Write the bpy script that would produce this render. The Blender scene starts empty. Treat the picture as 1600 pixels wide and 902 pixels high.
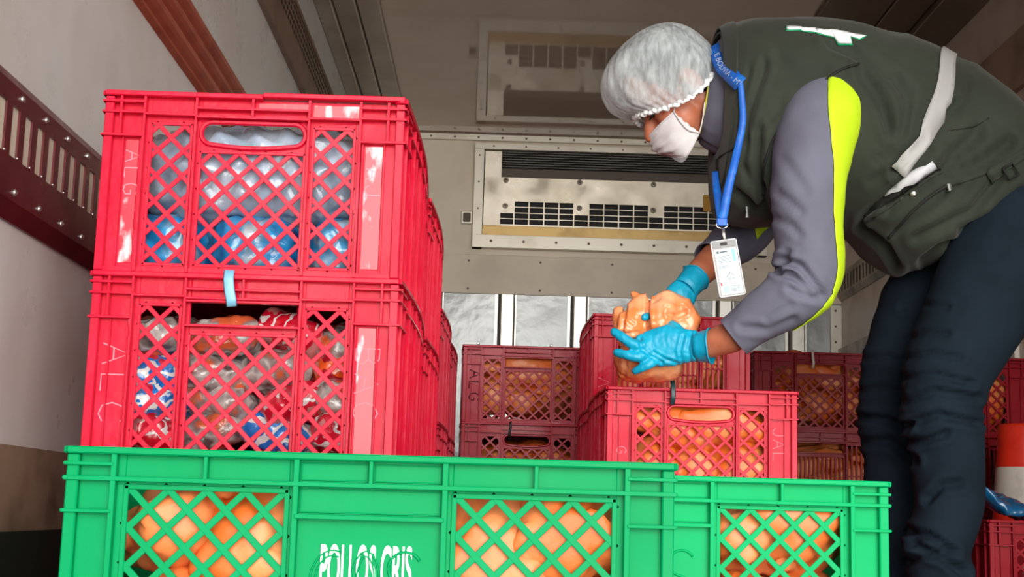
import bpy, bmesh, math, random
from math import sin, cos, pi, radians
from mathutils import Vector, Matrix, noise
from mathutils.bvhtree import BVHTree
random.seed(7)
S = bpy.context.scene
COL = S.collection
V = Vector

# ------------------------------------------------------------------ camera
F, PITCH, ROLL, YAW = 2200.0, radians(9.0), 0.029, radians(0.45)
CAM = V((0, 0, .44))
FW = V((sin(YAW)*cos(PITCH), cos(YAW)*cos(PITCH), sin(PITCH)))
_rt = V((cos(YAW), -sin(YAW), 0)); _up = _rt.cross(FW)
RT = _rt*cos(ROLL) + _up*sin(ROLL); UP = _up*cos(ROLL) - _rt*sin(ROLL)
cd = bpy.data.cameras.new('camera'); cam = bpy.data.objects.new('camera', cd); COL.objects.link(cam)
cd.sensor_width = 36; cd.lens = F/1600*36; cd.clip_start = .05; cd.clip_end = 200
cam.matrix_world = Matrix(((RT.x, UP.x, -FW.x, CAM.x), (RT.y, UP.y, -FW.y, CAM.y), (RT.z, UP.z, -FW.z, CAM.z), (0, 0, 0, 1)))
S.camera = cam
def un(px, py, Y):
    d = FW + RT*((px-800)/F) - UP*((py-451)/F)
    return CAM + d*(Y/d.y)
def pr(p):
    d = p-CAM; z = d.dot(FW)
    return 800+F*d.dot(RT)/z, 451-F*d.dot(UP)/z

# ------------------------------------------------------------------ sky, sun, exposure
W = bpy.data.worlds.new('sky'); S.world = W; W.use_nodes = True
WN = W.node_tree.nodes; WL = W.node_tree.links; bg = WN['Background']; bg.inputs[1].default_value = .95
_tc = WN.new('ShaderNodeTexCoord'); _sx = WN.new('ShaderNodeSeparateXYZ'); _rp = WN.new('ShaderNodeValToRGB')     # overcast sky above the horizon, pale yard below it
WL.new(_tc.outputs['Generated'], _sx.inputs[0]); WL.new(_sx.outputs[2], _rp.inputs[0]); WL.new(_rp.outputs[0], bg.inputs[0])
_rp.color_ramp.elements[0].position = 0; _rp.color_ramp.elements[0].color = (.62, .57, .52, 1); _rp.color_ramp.elements[1].position = .02; _rp.color_ramp.elements[1].color = (.92, .96, 1, 1)
sd = bpy.data.lights.new('low_fill_sun', 'SUN'); sd.energy = 3.2; sd.angle = radians(48); sd.color = (1, .95, .88)  # wide low sun, added to carry light to the back wall
sun = bpy.data.objects.new('low_fill_sun', sd); COL.objects.link(sun)
sun.rotation_euler = V((-.20, 1, -.15)).to_track_quat('-Z', 'Y').to_euler()
S.view_settings.view_transform = 'Standard'; S.view_settings.look = 'None'
S.view_settings.exposure = 0.48; S.view_settings.gamma = 1; S.view_settings.use_curve_mapping = False

# ------------------------------------------------------------------ materials
def lin(c):
    def f(x):
        x /= 255.0
        return x/12.92 if x <= .04045 else ((x+.055)/1.055)**2.4
    return (f(c[0]), f(c[1]), f(c[2]), 1)
MATS = {}
def mat(name, rgb, rough=.5, metal=0, spec=.5, var=None, bump=None, sss=0, coat=0, stretch=None, rvar=0, alpha=1, ramp=None, sheen=0, trans=0):
    """procedural principled material; var=(scale, rgb2, lo, hi): noise patches; bump=(scale, strength); ramp=(scale, [(pos, rgb)..])"""
    if name in MATS: return MATS[name]
    m = bpy.data.materials.new(name); m.use_nodes = True; MATS[name] = m
    nt = m.node_tree; N = nt.nodes; L = nt.links
    b = N['Principled BSDF']; b.inputs['Base Color'].default_value = lin(rgb)
    b.inputs['Roughness'].default_value = rough; b.inputs['Metallic'].default_value = metal
    b.inputs['Specular IOR Level'].default_value = spec
    if sss: b.inputs['Subsurface Weight'].default_value = sss; b.inputs['Subsurface Radius'].default_value = (.02, .008, .004); b.inputs['Subsurface Scale'].default_value = .5
    if coat: b.inputs['Coat Weight'].default_value = coat; b.inputs['Coat Roughness'].default_value = .12
    if sheen: b.inputs['Sheen Weight'].default_value = sheen
    if alpha < 1: b.inputs['Alpha'].default_value = alpha
    if trans: b.inputs['Transmission Weight'].default_value = trans
    tc = N.new('ShaderNodeTexCoord'); oi = N.new('ShaderNodeObjectInfo')
    sc = N.new('ShaderNodeVectorMath'); sc.operation = 'MULTIPLY_ADD'
    L.new(oi.outputs['Random'], sc.inputs[0]); sc.inputs[1].default_value = (7, 5, 3); L.new(tc.outputs['Object'], sc.inputs[2])
    vec = sc.outputs[0]
    if stretch:
        mp = N.new('ShaderNodeMapping'); mp.inputs['Scale'].default_value = stretch; L.new(vec, mp.inputs[0]); vec = mp.outputs[0]
    def nz(scale, det=5):
        n = N.new('ShaderNodeTexNoise'); n.inputs['Scale'].default_value = scale; n.inputs['Detail'].default_value = det; L.new(vec, n.inputs['Vector']); return n
    if ramp:
        n = nz(ramp[0], 2); r = N.new('ShaderNodeValToRGB'); e = r.color_ramp.elements
        r.color_ramp.interpolation = ramp[2] if len(ramp) > 2 else 'LINEAR'
        e[0].position, e[0].color = ramp[1][0][0], lin(ramp[1][0][1]); e[1].position, e[1].color = ramp[1][1][0], lin(ramp[1][1][1])
        for p, c in ramp[1][2:]: x = e.new(p); x.color = lin(c)
        L.new(n.outputs['Fac'], r.inputs[0]); L.new(r.outputs[0], b.inputs['Base Color'])
    if var:
        n = nz(var[0]); mr = N.new('ShaderNodeMapRange'); mr.inputs[1].default_value = var[2]; mr.inputs[2].default_value = var[3]
        mx = N.new('ShaderNodeMix'); mx.data_type = 'RGBA'
        L.new(n.outputs['Fac'], mr.inputs[0]); L.new(mr.outputs[0], mx.inputs[0]); mx.inputs[6].default_value = lin(rgb); mx.inputs[7].default_value = lin(var[1])
        L.new(mx.outputs[2], b.inputs['Base Color'])
    if rvar:
        n = nz(9); mr = N.new('ShaderNodeMapRange'); mr.inputs[1].default_value = .35; mr.inputs[2].default_value = .7
        mr.inputs[3].default_value = max(.03, rough-rvar); mr.inputs[4].default_value = rough+rvar
        L.new(n.outputs['Fac'], mr.inputs[0]); L.new(mr.outputs[0], b.inputs['Roughness'])
    if bump:
        n = nz(bump[0]); bp = N.new('ShaderNodeBump'); bp.inputs['Strength'].default_value = bump[1]; bp.inputs['Distance'].default_value = bump[2] if len(bump) > 2 else .01
        L.new(n.outputs['Fac'], bp.inputs['Height']); L.new(bp.outputs[0], b.inputs['Normal'])
    return m

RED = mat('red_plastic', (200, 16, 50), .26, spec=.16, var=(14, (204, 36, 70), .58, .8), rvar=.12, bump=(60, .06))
RED_SHADED = mat('shaded_red_plastic', (176, 22, 48), .30, spec=.18, var=(14, (186, 52, 78), .58, .8), rvar=.1, bump=(60, .06))  # deeper copy of the red, dimmer light put into its colour
RED_DEEP_SHADED = mat('deep_shaded_red_plastic', (150, 18, 34), .34, spec=.2, var=(14, (164, 40, 56), .58, .8), rvar=.1)  # darkest copy of the red, heavier shade put into its colour
GREEN = mat('green_plastic', (0, 146, 86), .38, spec=.08, var=(8, (0, 154, 96), .5, .8), rvar=.08, bump=(50, .04))
GREEN2 = mat('bright_green_plastic', (0, 166, 98), .38, spec=.08, var=(8, (0, 174, 106), .5, .8), rvar=.08, bump=(50, .04))
SCUFF = mat('scuffed_carving', (238, 150, 165), .6)
SCUFFD = mat('scuffed_dark_carving', (84, 6, 26), .6)
SKIN_CH = mat('chicken_skin', (220, 106, 40), .38, spec=.3, sss=.12, coat=.06, var=(11, (236, 154, 98), .45, .7), bump=(120, .18, .004))
SKIN_CH2 = mat('pale_chicken_skin', (228, 138, 84), .38, spec=.3, sss=.12, coat=.06, var=(9, (226, 108, 40), .45, .7), bump=(120, .18, .004))
SKIN_HELD = mat('held_chicken_skin', (236, 132, 70), .28, sss=.15, coat=.4, var=(13, (246, 176, 132), .45, .68), bump=(90, .2, .004))
WALL = mat('grey_painted_panel', (224, 224, 222), .34, var=(3, (214, 206, 200), .45, .75), bump=(5, .10, .02), rvar=.08)
CEIL = mat('glossy_ceiling_paint', (202, 180, 164), .055, spec=.8, var=(2, (190, 168, 152), .4, .7))
METAL = mat('aged_aluminium', (214, 206, 190), .36, metal=.4, var=(6, (186, 176, 156), .45, .75), rvar=.1)
METALL = mat('pale_aluminium', (232, 226, 212), .35, metal=.2, var=(7, (206, 196, 178), .5, .78))
POST = mat('glossy_white_post', (252, 250, 242), .3, metal=.35, var=(12, (222, 216, 204), .58, .8))
STEEL = mat('glossy_steel_sheet', (160, 164, 165), .27, metal=.3, bump=(3, .35, .04))
WHITE = mat('white_paint', (250, 247, 238), .4, var=(12, (190, 184, 170), .58, .8))
BLACK = mat('black_void', (10, 10, 10), .6)
DKBROWN = mat('dark_brown_paint', (112, 90, 74), .35, var=(4, (94, 74, 60), .4, .7))
ETRACK = mat('maroon_track_paint', (98, 32, 40), .34, var=(9, (72, 20, 28), .5, .8), rvar=.08)
ETRACK2 = mat('red_brown_rail_paint', (176, 90, 66), .38, var=(16, (146, 64, 46), .45, .75))
BEIGE = mat('beige_insulation', (214, 204, 184), .6)
CHROME = mat('rivet_steel', (210, 208, 204), .25, metal=.9)
BRASS = mat('brass_tray', (168, 140, 86), .35, metal=.5, var=(10, (120, 96, 56), .5, .8))

# ------------------------------------------------------------------ mesh helpers
class MB:
    def __init__(s, xf=None): s.v = []; s.f = []; s.xf = xf or (lambda p: p)
    def add(s, vs, fs):
        o = len(s.v); s.v += [s.xf(V(p)) for p in vs]; s.f += [tuple(i+o for i in f) for f in fs]
    def box(s, x0, x1, y0, y1, z0, z1, nx=1):
        for i in range(nx+1):
            x = x0+(x1-x0)*i/nx
            if i == 0: vs = []
            vs += [(x, y0, z0), (x, y1, z0), (x, y1, z1), (x, y0, z1)]
        fs = [(0, 1, 2, 3), tuple(4*nx+k for k in (3, 2, 1, 0))]
        for i in range(nx):
            a = 4*i; b = a+4
            for k in range(4): fs.append((a+k, b+k, b+(k+1) % 4, a+(k+1) % 4))
        s.add(vs, fs)
    def bar(s, p, q, w, y0, y1):          # beam in the x,z plane between p and q (x,z), width w
        d = V((q[0]-p[0], 0, q[1]-p[1])).normalized(); n = V((-d.z, 0, d.x))*w/2
        P, Q = V((p[0], 0, p[1])), V((q[0], 0, q[1])); vs = []
        for y in (y0, y1): vs += [(c.x, y, c.z) for c in (P-n, Q-n, Q+n, P+n)]
        s.add(vs, [(0, 1, 2, 3), (7, 6, 5, 4), (0, 4, 5, 1), (1, 5, 6, 2), (2, 6, 7, 3), (3, 7, 4, 0)])
    def plate(s, x0, x1, z0, z1, y0, y1, holes):
        xs = sorted({x0, x1, *[min(max(h[i], x0), x1) for h in holes for i in (0, 1)]}); zs = sorted({z0, z1, *[min(max(h[i], z0), z1) for h in holes for i in (2, 3)]})
        for a, b in zip(xs, xs[1:]):
            run = None
            for c, d in list(zip(zs, zs[1:]))+[(None, None)]:
                ok = c is not None and not any(h[0] < (a+b)/2 < h[1] and h[2] < (c+d)/2 < h[3] for h in holes)
                if ok: run = (run[0] if run else c, d)
                elif run: s.box(a, b, y0, y1, run[0], run[1]); run = None
    def prism(s, poly, y0, y1):           # polygon in x,z extruded along y
        n = len(poly); vs = [(p[0], y0, p[1]) for p in poly]+[(p[0], y1, p[1]) for p in poly]
        s.add(vs, [tuple(range(n)), tuple(range(2*n-1, n-1, -1))]+[(i, n+i, n+(i+1) % n, (i+1) % n) for i in range(n)])
    def loft(s, rings, cap=True, closed=True):
        n = len(rings[0]); vs = [p for r in rings for p in r]; fs = []
        for i in range(len(rings)-1):
            for k in range(n if closed else n-1):
                fs.append((i*n+k, i*n+(k+1) % n, (i+1)*n+(k+1) % n, (i+1)*n+k))
        if cap: fs += [tuple(range(n-1, -1, -1)), tuple((len(rings)-1)*n+k for k in range(n))]
        s.add(vs, fs)
    def tube(s, pts, rad, seg=8, cap=True, ref=None, round_ends=False):
        pts = [V(p) for p in pts]; n = len(pts); rad = [r if isinstance(r, tuple) else (r, r) for r in (rad if isinstance(rad, list) else [rad]*n)]
        rings = []; e1 = None
        tang = [(pts[min(i+1, n-1)]-pts[max(i-1, 0)]).normalized() for i in range(n)]
        if round_ends:
            P0, R0, T0 = [], [], []
            for a in (.15, .6): P0.append(pts[0]-tang[0]*rad[0][1]*cos(a*pi/2)); R0.append(tuple(r*sin(a*pi/2) for r in rad[0])); T0.append(tang[0])
            P1, R1, T1 = [], [], []
            for a in (.6, .15): P1.append(pts[-1]+tang[-1]*rad[-1][1]*cos(a*pi/2)); R1.append(tuple(r*sin(a*pi/2) for r in rad[-1])); T1.append(tang[-1])
            pts = P0+pts+P1; rad = R0+rad+R1; tang = T0+tang+T1
        for p, t, r in zip(pts, tang, rad):
            b = V(ref) if ref else (e1 if e1 is not None else (V((0, 0, 1)) if abs(t.z) < .9 else V((1, 0, 0))))
            e1 = (b-t*b.dot(t)).normalized(); e2 = t.cross(e1)
            rings.append([p+e1*r[0]*cos(2*pi*k/seg)+e2*r[1]*sin(2*pi*k/seg) for k in range(seg)])
        s.loft(rings, cap)
    def ball(s, c, r, seg=16, rings=10, rot=None):
        r = r if isinstance(r, (tuple, list)) else (r, r, r); c = V(c); R = rot or Matrix.Identity(3)
        vs = [c+R@V((0, 0, -r[2]))]+[c+R@V((r[0]*sin(pi*i/rings)*cos(2*pi*k/seg), r[1]*sin(pi*i/rings)*sin(2*pi*k/seg), -r[2]*cos(pi*i/rings))) for i in range(1, rings) for k in range(seg)]+[c+R@V((0, 0, r[2]))]
        fs = [(0, 1+(k+1) % seg, 1+k) for k in range(seg)]
        for i in range(rings-2):
            for k in range(seg): fs.append((1+i*seg+k, 1+i*seg+(k+1) % seg, 1+(i+1)*seg+(k+1) % seg, 1+(i+1)*seg+k))
        l = len(vs)-1; b = 1+(rings-2)*seg
        fs += [(b+k, b+(k+1) % seg, l) for k in range(seg)]
        s.add(vs, fs)
    def disc(s, c, n, r, h, seg=10):      # low domed stud on a surface with normal n
        c = V(c); n = V(n).normalized(); s.tube([c-n*.001, c+n*h*.6, c+n*h], [r, r*.9, r*.45], seg)
    def mesh(s, name, bevel=0, smooth=False):
        me = bpy.data.meshes.new(name); me.from_pydata([tuple(p) for p in s.v], [], s.f)
        bm = bmesh.new(); bm.from_mesh(me); bmesh.ops.recalc_face_normals(bm, faces=bm.faces)
        if bevel: bmesh.ops.bevel(bm, geom=bm.edges[:], offset=bevel, segments=1, affect='EDGES', clamp_overlap=True)
        if smooth:
            for f in bm.faces: f.smooth = True
        bm.to_mesh(me); bm.free(); return me
    def build(s, name, m, parent=None, bevel=0, smooth=False):
        return obj(name, s.mesh(name, bevel, smooth), m, parent)
def obj(name, me, m=None, parent=None):
    o = bpy.data.objects.new(name, me); COL.objects.link(o)
    if m and me and not me.materials: me.materials.append(m)
    if parent: o.parent = parent
    return o
def tag(o, label=None, cat=None, group=None, kind=None):
    if label: o['label'] = label
    if cat: o['category'] = cat
    if group: o['group'] = group
    if kind: o['kind'] = kind
    return o
def empty(name, loc=(0, 0, 0), rz=0):
    o = bpy.data.objects.new(name, None); COL.objects.link(o); o.location = loc; o.rotation_euler = (0, 0, rz); o.empty_display_size = .1; return o
def struct(o): o['kind'] = 'structure'; return o
def copy_tree(o, parent=None):
    c = o.copy(); COL.objects.link(c); c.parent = parent
    for ch in [x for x in bpy.data.objects if x.parent == o and x != c]: copy_tree(ch, c)
    return c
def remesh(mb, voxel, smooth=4, name='m'):
    me = mb.mesh(name); o = bpy.data.objects.new('tmp', me); COL.objects.link(o)
    r = o.modifiers.new('r', 'REMESH'); r.mode = 'VOXEL'; r.voxel_size = voxel; r.use_smooth_shade = True
    if smooth: sm = o.modifiers.new('s', 'SMOOTH'); sm.factor = .5; sm.iterations = smooth
    dg = bpy.context.evaluated_depsgraph_get(); dg.update()
    out = bpy.data.meshes.new_from_object(o.evaluated_get(dg)); out.name = name
    bpy.data.objects.remove(o); return out
def catmull(P, n):
    P = [V(p) for p in P]; out = []
    for i in range(len(P)-1):
        a, b, c, d = P[max(i-1, 0)], P[i], P[i+1], P[min(i+2, len(P)-1)]
        for k in range(n):
            t = k/n; out.append(.5*((2*b)+(c-a)*t+(2*a-5*b+4*c-d)*t*t+(3*b-a-3*c+d)*t**3))
    return out+[P[-1]]
def lerpl(A, n):                           # linear-smooth interpolation of scalars, matches catmull's count
    return [v.x for v in catmull([V((a, 0, 0)) for a in A], n)]
def displace(me, fn):
    for v, nrm in [(v, v.normal.copy()) for v in me.vertices]: v.co = v.co + nrm*fn(v.co, nrm)
def creases(me, strokes):
    """strokes: (pixel polyline, width px, depth m); presses folds into the cloth along lines"""
    pv = [(v, pr(v.co), v.normal.copy()) for v in me.vertices]
    mv = {}
    for pts, w, dep in strokes:
        pts = [V((a, b)) for a, b in pts]
        x0 = min(p.x for p in pts)-3*w; x1 = max(p.x for p in pts)+3*w; y0 = min(p.y for p in pts)-3*w; y1 = max(p.y for p in pts)+3*w
        for v, q, n in pv:
            if not (x0 < q[0] < x1 and y0 < q[1] < y1) or n.dot(CAM-v.co) < 0: continue
            q = V(q); best = 1e9
            for a, b in zip(pts, pts[1:]):
                ab = b-a; t = max(0, min(1, (q-a).dot(ab)/ab.dot(ab))); dd = (q-a-ab*t).length
                fade = 1
                if dd < best: best = dd
            # valley with a soft ridge on both sides
            u = best/w
            mv[v.index] = mv.get(v.index, 0) - dep*math.exp(-u*u) + dep*.45*math.exp(-((u-1.7)/.8)**2)
    for i, d in mv.items(): me.vertices[i].co = me.vertices[i].co + pv[i][2]*d
    me.update()
def text_mesh(body, size, sx=1, extrude=.0002, bold=0):
    cu = bpy.data.curves.new('t', 'FONT'); cu.body = body; cu.size = size; cu.extrude = extrude; cu.align_x = 'CENTER'; cu.offset = bold
    o = bpy.data.objects.new('t', cu); COL.objects.link(o); dg = bpy.context.evaluated_depsgraph_get(); dg.update()
    me = bpy.data.meshes.new_from_object(o.evaluated_get(dg)); bpy.data.objects.remove(o)
    for v in me.vertices: v.co.x *= sx
    return me

# ------------------------------------------------------------------ the setting: lorry box
XL, XR, YB, ZC, Y0 = -.69, 1.62, 6.62, 2.24, .9
def sbox(name, m, *b, parent=None, bevel=0):
    mb = MB(); mb.box(*b); o = mb.build(name, m, parent, bevel)
    if parent is None: struct(o)
    return o
floor = sbox('floor', mat('worn_floor_sheet', (160, 152, 142), .5, var=(5, (130, 122, 112), .4, .7)), XL-.06, XR+.06, Y0, YB+.06, -.05, 0)
ceiling = sbox('ceiling', CEIL, XL-.06, XR+.06, Y0, YB+.06, ZC, ZC+.05)
wl = sbox('wall_left', WALL, XL-.05, XL, Y0, YB+.05, 0, ZC)
# faint vertical panel seams of the left wall
wr = sbox('wall_right', mat('scuffed_white_panel', (222, 206, 192), .36, var=(6, (200, 178, 160), .45, .75), bump=(7, .1, .02)), XR, XR+.05, Y0, YB+.05, 0, ZC)
wb = sbox('wall_back', mat('beige_grey_panel', (240, 228, 208), .38, var=(3, (226, 212, 190), .45, .7)), XL, XR, YB, YB+.05, 0, ZC)

# skirting of the left wall: stained band over dark green kick plate
sbox('baseboard_left', mat('dark_green_paint', (14, 44, 34), .45, var=(9, (8, 28, 24), .45, .75)), XL, XL+.012, Y0, YB, 0, .392)
sbox('trim_5', mat('stained_kick_band', (150, 130, 108), .5, var=(10, (92, 80, 62), .42, .72), bump=(12, .2)), XL, XL+.008, Y0, YB, .392, .512)

# slotted maroon track on the left wall
def track(name, x, sgn, z0, z1, y0, y1, pitch, m, zs0, zs1, slot=.030, riv=True, back=BEIGE):
    """plate with vertical slots; sgn=+1 faces +x"""
    def xf(p): return V((x+sgn*p.y, p.x, p.z))
    t = struct(empty(name)); mb = MB(xf); holes = []; y = y0+.03
    while y < y1-.03: holes.append((y, y+slot, zs0, zs1)); y += pitch
    mb.plate(y0, y1, z0+.022, z1-.022, .017, .020, holes)
    for a, b, c, d in ((z0, z0+.006, 0, .004), (z1-.006, z1, 0, .004)): pass
    # rolled flanges above and below
    for za, zb in ((z0, z0+.022), (z1, z1-.022)):
        mb.add([(y0, 0, za), (y1, 0, za), (y1, .004, za), (y0, .004, za), (y0, .017, zb), (y1, .017, zb), (y1, .020, zb), (y0, .020, zb)],
               [(0, 1, 2, 3), (3, 2, 6, 7), (7, 6, 5, 4), (0, 4, 5, 1), (0, 3, 7, 4), (1, 5, 6, 2)])
    mb.build('slotted_plate', m, t)
    b = MB(xf); b.box(y0, y1, .0005, .0166, zs0-.008, zs1+.008); b.build('slot_backing', back, t)
    if riv:
        mr = MB(xf); mr.disc((0, 0, 0), (0, 1, 0), .0055, .0045); rm = mr.mesh('rivet', smooth=True); rm.materials.append(CHROME)
        ms = MB(xf); ms.disc((0, 0, 0), (0, 1, 0), .0022, .0022, 6); sm = ms.mesh('pin', smooth=True); sm.materials.append(CHROME)
        for me_ in (rm, sm):
            for v in me_.vertices: v.co.x -= x
        y = y0+.06; k = 0
        while y < min(y1, y0+2.4):
            for zz in (z1-.034, z0+.034): o = obj('rivet', rm, None, t); o.location = (x+sgn*.020, y, zz)
            y += .105
        for h in holes[:40]:
            o = obj('pin', sm, None, t); o.location = (x+sgn*.020, h[0]+.03, zs0+.002)
    return t
track('trim_1', XL, 1, .817, 1.017, 1.2, YB, .0525, ETRACK, .897, .967)
track('trim_2', XR, -1, 1.47, 1.61, 3.5, YB, .055, mat('grey_track_paint', (168, 152, 134), .4, var=(9, (92, 80, 66), .45, .7)), 1.505, 1.575, riv=False, back=mat('slot_grey', (60, 54, 48), .7))  # dark grey backing behind the slots
# corrugated red-brown rub rail, three rounded ridges
t = struct(empty('trim_3')); prof = [(0, 1.344), (.012, 1.35)]
for k in range(3):
    zc = 1.376+k*.044
    prof += [(.012+.018*sin(pi*j/6), zc-.019+.038*j/6) for j in range(7)]
prof += [(.012, 1.485), (0, 1.49)]
mb = MB(); mb.loft([[V((XL+a, y, z)) for a, z in prof] for y in (1.2, YB)], closed=True); mb.build('ridged_rail', ETRACK2, t)
# brown perforated upper rail
t = struct(empty('trim_4')); mb = MB(); mb.box(XL, XL+.018, 1.2, YB, 1.80, 2.01); mb.box(XL, XL+.022, 1.2, YB, 1.992, 2.01)
mb.build('rail_plate', mat('brown_rail_paint', (138, 112, 92), .4, var=(10, (108, 84, 68), .45, .72)), t)
mb = MB()
for i in range(90):
    for k in range(4): y = 2.6+i*.044+.022*(k % 2); z = 1.90+k*.024; mb.box(XL+.0175, XL+.0195, y, y+.022, z, z+.009)
o = mb.build('perforation', mat('perforation_dark', (34, 28, 24), .7), t); o['kind'] = 'stuff'
# stepped cove between left wall and ceiling, and the darker one on the right
t = struct(empty('trim_6')); CV = mat('cove_grey', (186, 174, 160), .3, var=(4, (160, 146, 130), .45, .7))
for x0, x1, z0 in ((XL, XL+.06, 2.19), (XL+.063, XL+.14, 2.205), (XL+.143, XL+.222, 2.22)):
    mb = MB(); mb.box(x0, x1, 1.2, YB, z0, ZC); mb.build('cove_board', CV, t, bevel=.003)
t = struct(empty('trim_7'))
for x0, x1, z0 in ((1.105, 1.33, 2.222), (1.333, 1.462, 2.215), (1.466, XR, 2.19)):
    mb = MB(); mb.box(x0, x1, 1.2, YB, z0, ZC); mb.build('cove_board', DKBROWN, t, bevel=.003)
# right wall rails and upright ribs
sbox('trim_8', mat('right_rail_grey', (190, 172, 154), .38, var=(8, (120, 104, 88), .45, .7)), XR-.02, XR, 1.2, YB, 1.12, 1.24)
sbox('trim_9', DKBROWN, XR-.024, XR, 1.2, YB, 1.10, 1.122)
sbox('trim_10', mat('right_upper_rail', (176, 148, 128), .4, var=(5, (140, 114, 96), .45, .7)), XR-.018, XR, 1.2, YB, 1.80, 1.985)
t = struct(empty('trim_11'))
for k in range(6):
    y = 6.2-k*.62; mb = MB(); mb.box(XR-.016, XR, y, y+.045, 0, 1.10); mb.build('upright_rib', WHITE, t, bevel=.003)

# back wall: metal rail at the ceiling, seam strip, lower ribbed steel with white posts
t = struct(empty('trim_12')); mb = MB(); mb.box(XL, XR, YB-.02, YB, 2.205, 2.235); mb.build('edge_rail', METALL, t, bevel=.002)
for k in range(20):
    mb = MB(); mb.disc((XL+.1+k*.115, YB-.02, 2.22), (0, -1, 0), .006, .003, 8); mb.build('screw', DKBROWN, t)
t = struct(empty('trim_13')); mb = MB(); mb.box(XL, XR, YB-.018, YB, 1.457, 1.645); mb.build('seam_panel', mat('seam_beige', (240, 226, 204), .4, var=(4, (222, 208, 186), .45, .7)), t, bevel=.002)
for k in range(7):
    for z in (1.615, 1.48): mb = MB(); mb.disc((-.5+k*.342, YB-.018, z), (0, -1, 0), .006, .003, 8); mb.build('screw', DKBROWN, t)
t = struct(empty('trim_14'))
for k in range(-2, 5):
    xc = .035+k*.3445
    if XL < xc < XR-.03:
        mb = MB(); mb.box(xc-.032, xc+.027, YB-.03, YB, 0, 1.457); mb.build('white_post', POST, t, bevel=.003)
        mb = MB(); mb.box(xc-.062, xc-.048, YB-.014, YB, 0, 1.457); mb.build('post_edge_strip', POST, t)
        mb = MB(); mb.box(xc+.034, xc+.040, YB-.012, YB, 0, 1.457); mb.build('post_edge_strip', POST, t)
        mb = MB(); mb.box(xc-.047, xc-.034, YB-.004, YB, 0, 1.457); mb.box(xc+.029, xc+.033, YB-.004, YB, 0, 1.457); mb.build('joint', mat('joint_dark', (70, 64, 56), .6), t)
    x0, x1 = max(XL, xc+.041), min(XR, xc+.3445-.063)
    if x1 > x0+.02:
        mb = MB(); mb.box(x0, x1, YB-.008, YB, 0, 1.457); pl = mb.build('steel_panel', STEEL, t)
        for zz in (1.10, 1.22):
            mb = MB(); mb.disc((x0+.7*(x1-x0), YB-.008, zz), (0, -1, 0), .008, .004, 8); mb.build('screw', CHROME, t)
# corner angle at the right end of the back wall
t = struct(empty('trim_15')); mb = MB(); mb.box(XR-.055, XR, YB-.022, YB-.002, 0, 1.45); mb.build('corner_angle', METALL, t, bevel=.002)
for k in range(8): mb = MB(); mb.disc((XR-.03, YB-.022, .9+k*.075), (0, -1, 0), .006, .003, 8); mb.build('screw', DKBROWN, t)

# small latch plate beside the cooling unit
lt = empty('wall_latch', (-.174, YB, 1.825)); tag(lt, 'small metal latch plate on the back wall beside the cooling unit', 'latch')
mb = MB(); mb.box(-.03, .03, -.012, 0, -.034, .034); mb.build('latch_plate', METALL, lt, bevel=.006)
mb = MB(); mb.box(-.018, .018, -.02, -.011, -.022, .022); mb.build('latch_recess', mat('latch_dark', (90, 80, 66), .5, metal=.4), lt, bevel=.004)
mb = MB(); mb.tube([(-.014, -.022, .0), (.014, -.022, .0)], .004); mb.build('latch_bolt', CHROME, lt)

# ------------------------------------------------------------------ cooling unit on the back wall
ac = empty('cooling_unit', (0, YB, 0)); tag(ac, 'metal framed cooling unit with black louvres and grid vents on the back wall', 'cooling unit')
AX0, AX1, AZ0, AZ1 = -.145, 1.262, 1.675, 2.186
def acb(name, m, x0, x1, y0, y1, z0, z1, bevel=.0015, parent=None):
    mb = MB(); mb.box(x0, x1, y0, y1, z0, z1); return mb.build(name, m, parent or ac, bevel)
acb('housing_back', BLACK, AX0+.03, AX1-.03, -.012, -.004, AZ0+.03, AZ1-.02)
acb('frame_bar', METALL, AX0, AX0+.046, -.045, 0, AZ0, AZ1)
acb('frame_bar', METALL, AX1-.046, AX1, -.045, 0, AZ0, AZ1)
acb('frame_bar', METALL, AX0, AX1, -.047, 0, AZ1-.03, AZ1)
acb('frame_bar', METALL, AX0, AX1, -.050, 0, AZ0, AZ0+.062)
acb('drip_tray', BRASS, AX0+.046, AX1-.046, -.038, -.01, AZ0+.062, AZ0+.11)
acb('side_plate', METAL, AX0+.05, -.014, -.030, -.012, AZ0+.11, AZ1-.034)
lou = acb('louvre_box', BLACK, -.014, AX1-.05, -.020, -.012, 2.068, 2.156)
for k in range(7): acb('louvre_slat', mat('louvre_grey', (74, 72, 68), .4, metal=.4), -.012, AX1-.052, -.036, -.020, 2.073+k*.012, 2.0765+k*.012, 0, lou)
acb('brown_strip', mat('brown_band', (92, 78, 66), .45), -.014, AX1-.05, -.034, -.012, 2.022, 2.066)  # dark brown strip under the louvres
holes = []; cw = .0715
for c in range(17):
    for r in range(4):
        bolt_col = c in (0, 5, 10, 15)
        if r < 2 and (bolt_col or (r == 0 and c in (4, 9, 14) and False)): continue
        x = -.022+c*cw; z = 1.905-r*.029
        if x+cw > AX1-.06: continue
        holes.append((x+.004, x+cw-.002, z-.025, z))
mb = MB(); mb.plate(AX0+.05, AX1-.05, AZ0+.11, 2.022, -.034, -.030, holes); mb.build('vent_plate', METAL, ac)
for x in (.008, .362, .716, 1.07):
    for z in (2.008, 1.882): mb = MB(); mb.disc((x, -.034, z), (0, -1, 0), .014, .008, 12); bo = mb.build('bolt', METAL, ac, smooth=True); mb = MB(); mb.disc((x, -.041, z), (0, -1, 0), .006, .006, 6); mb.build('bolt_head', DKBROWN, bo)
acb('warning_sticker', mat('orange_sticker', (206, 150, 40), .5), .955, 1.02, -.0355, -.034, 1.885, 1.965, 0)
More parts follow.
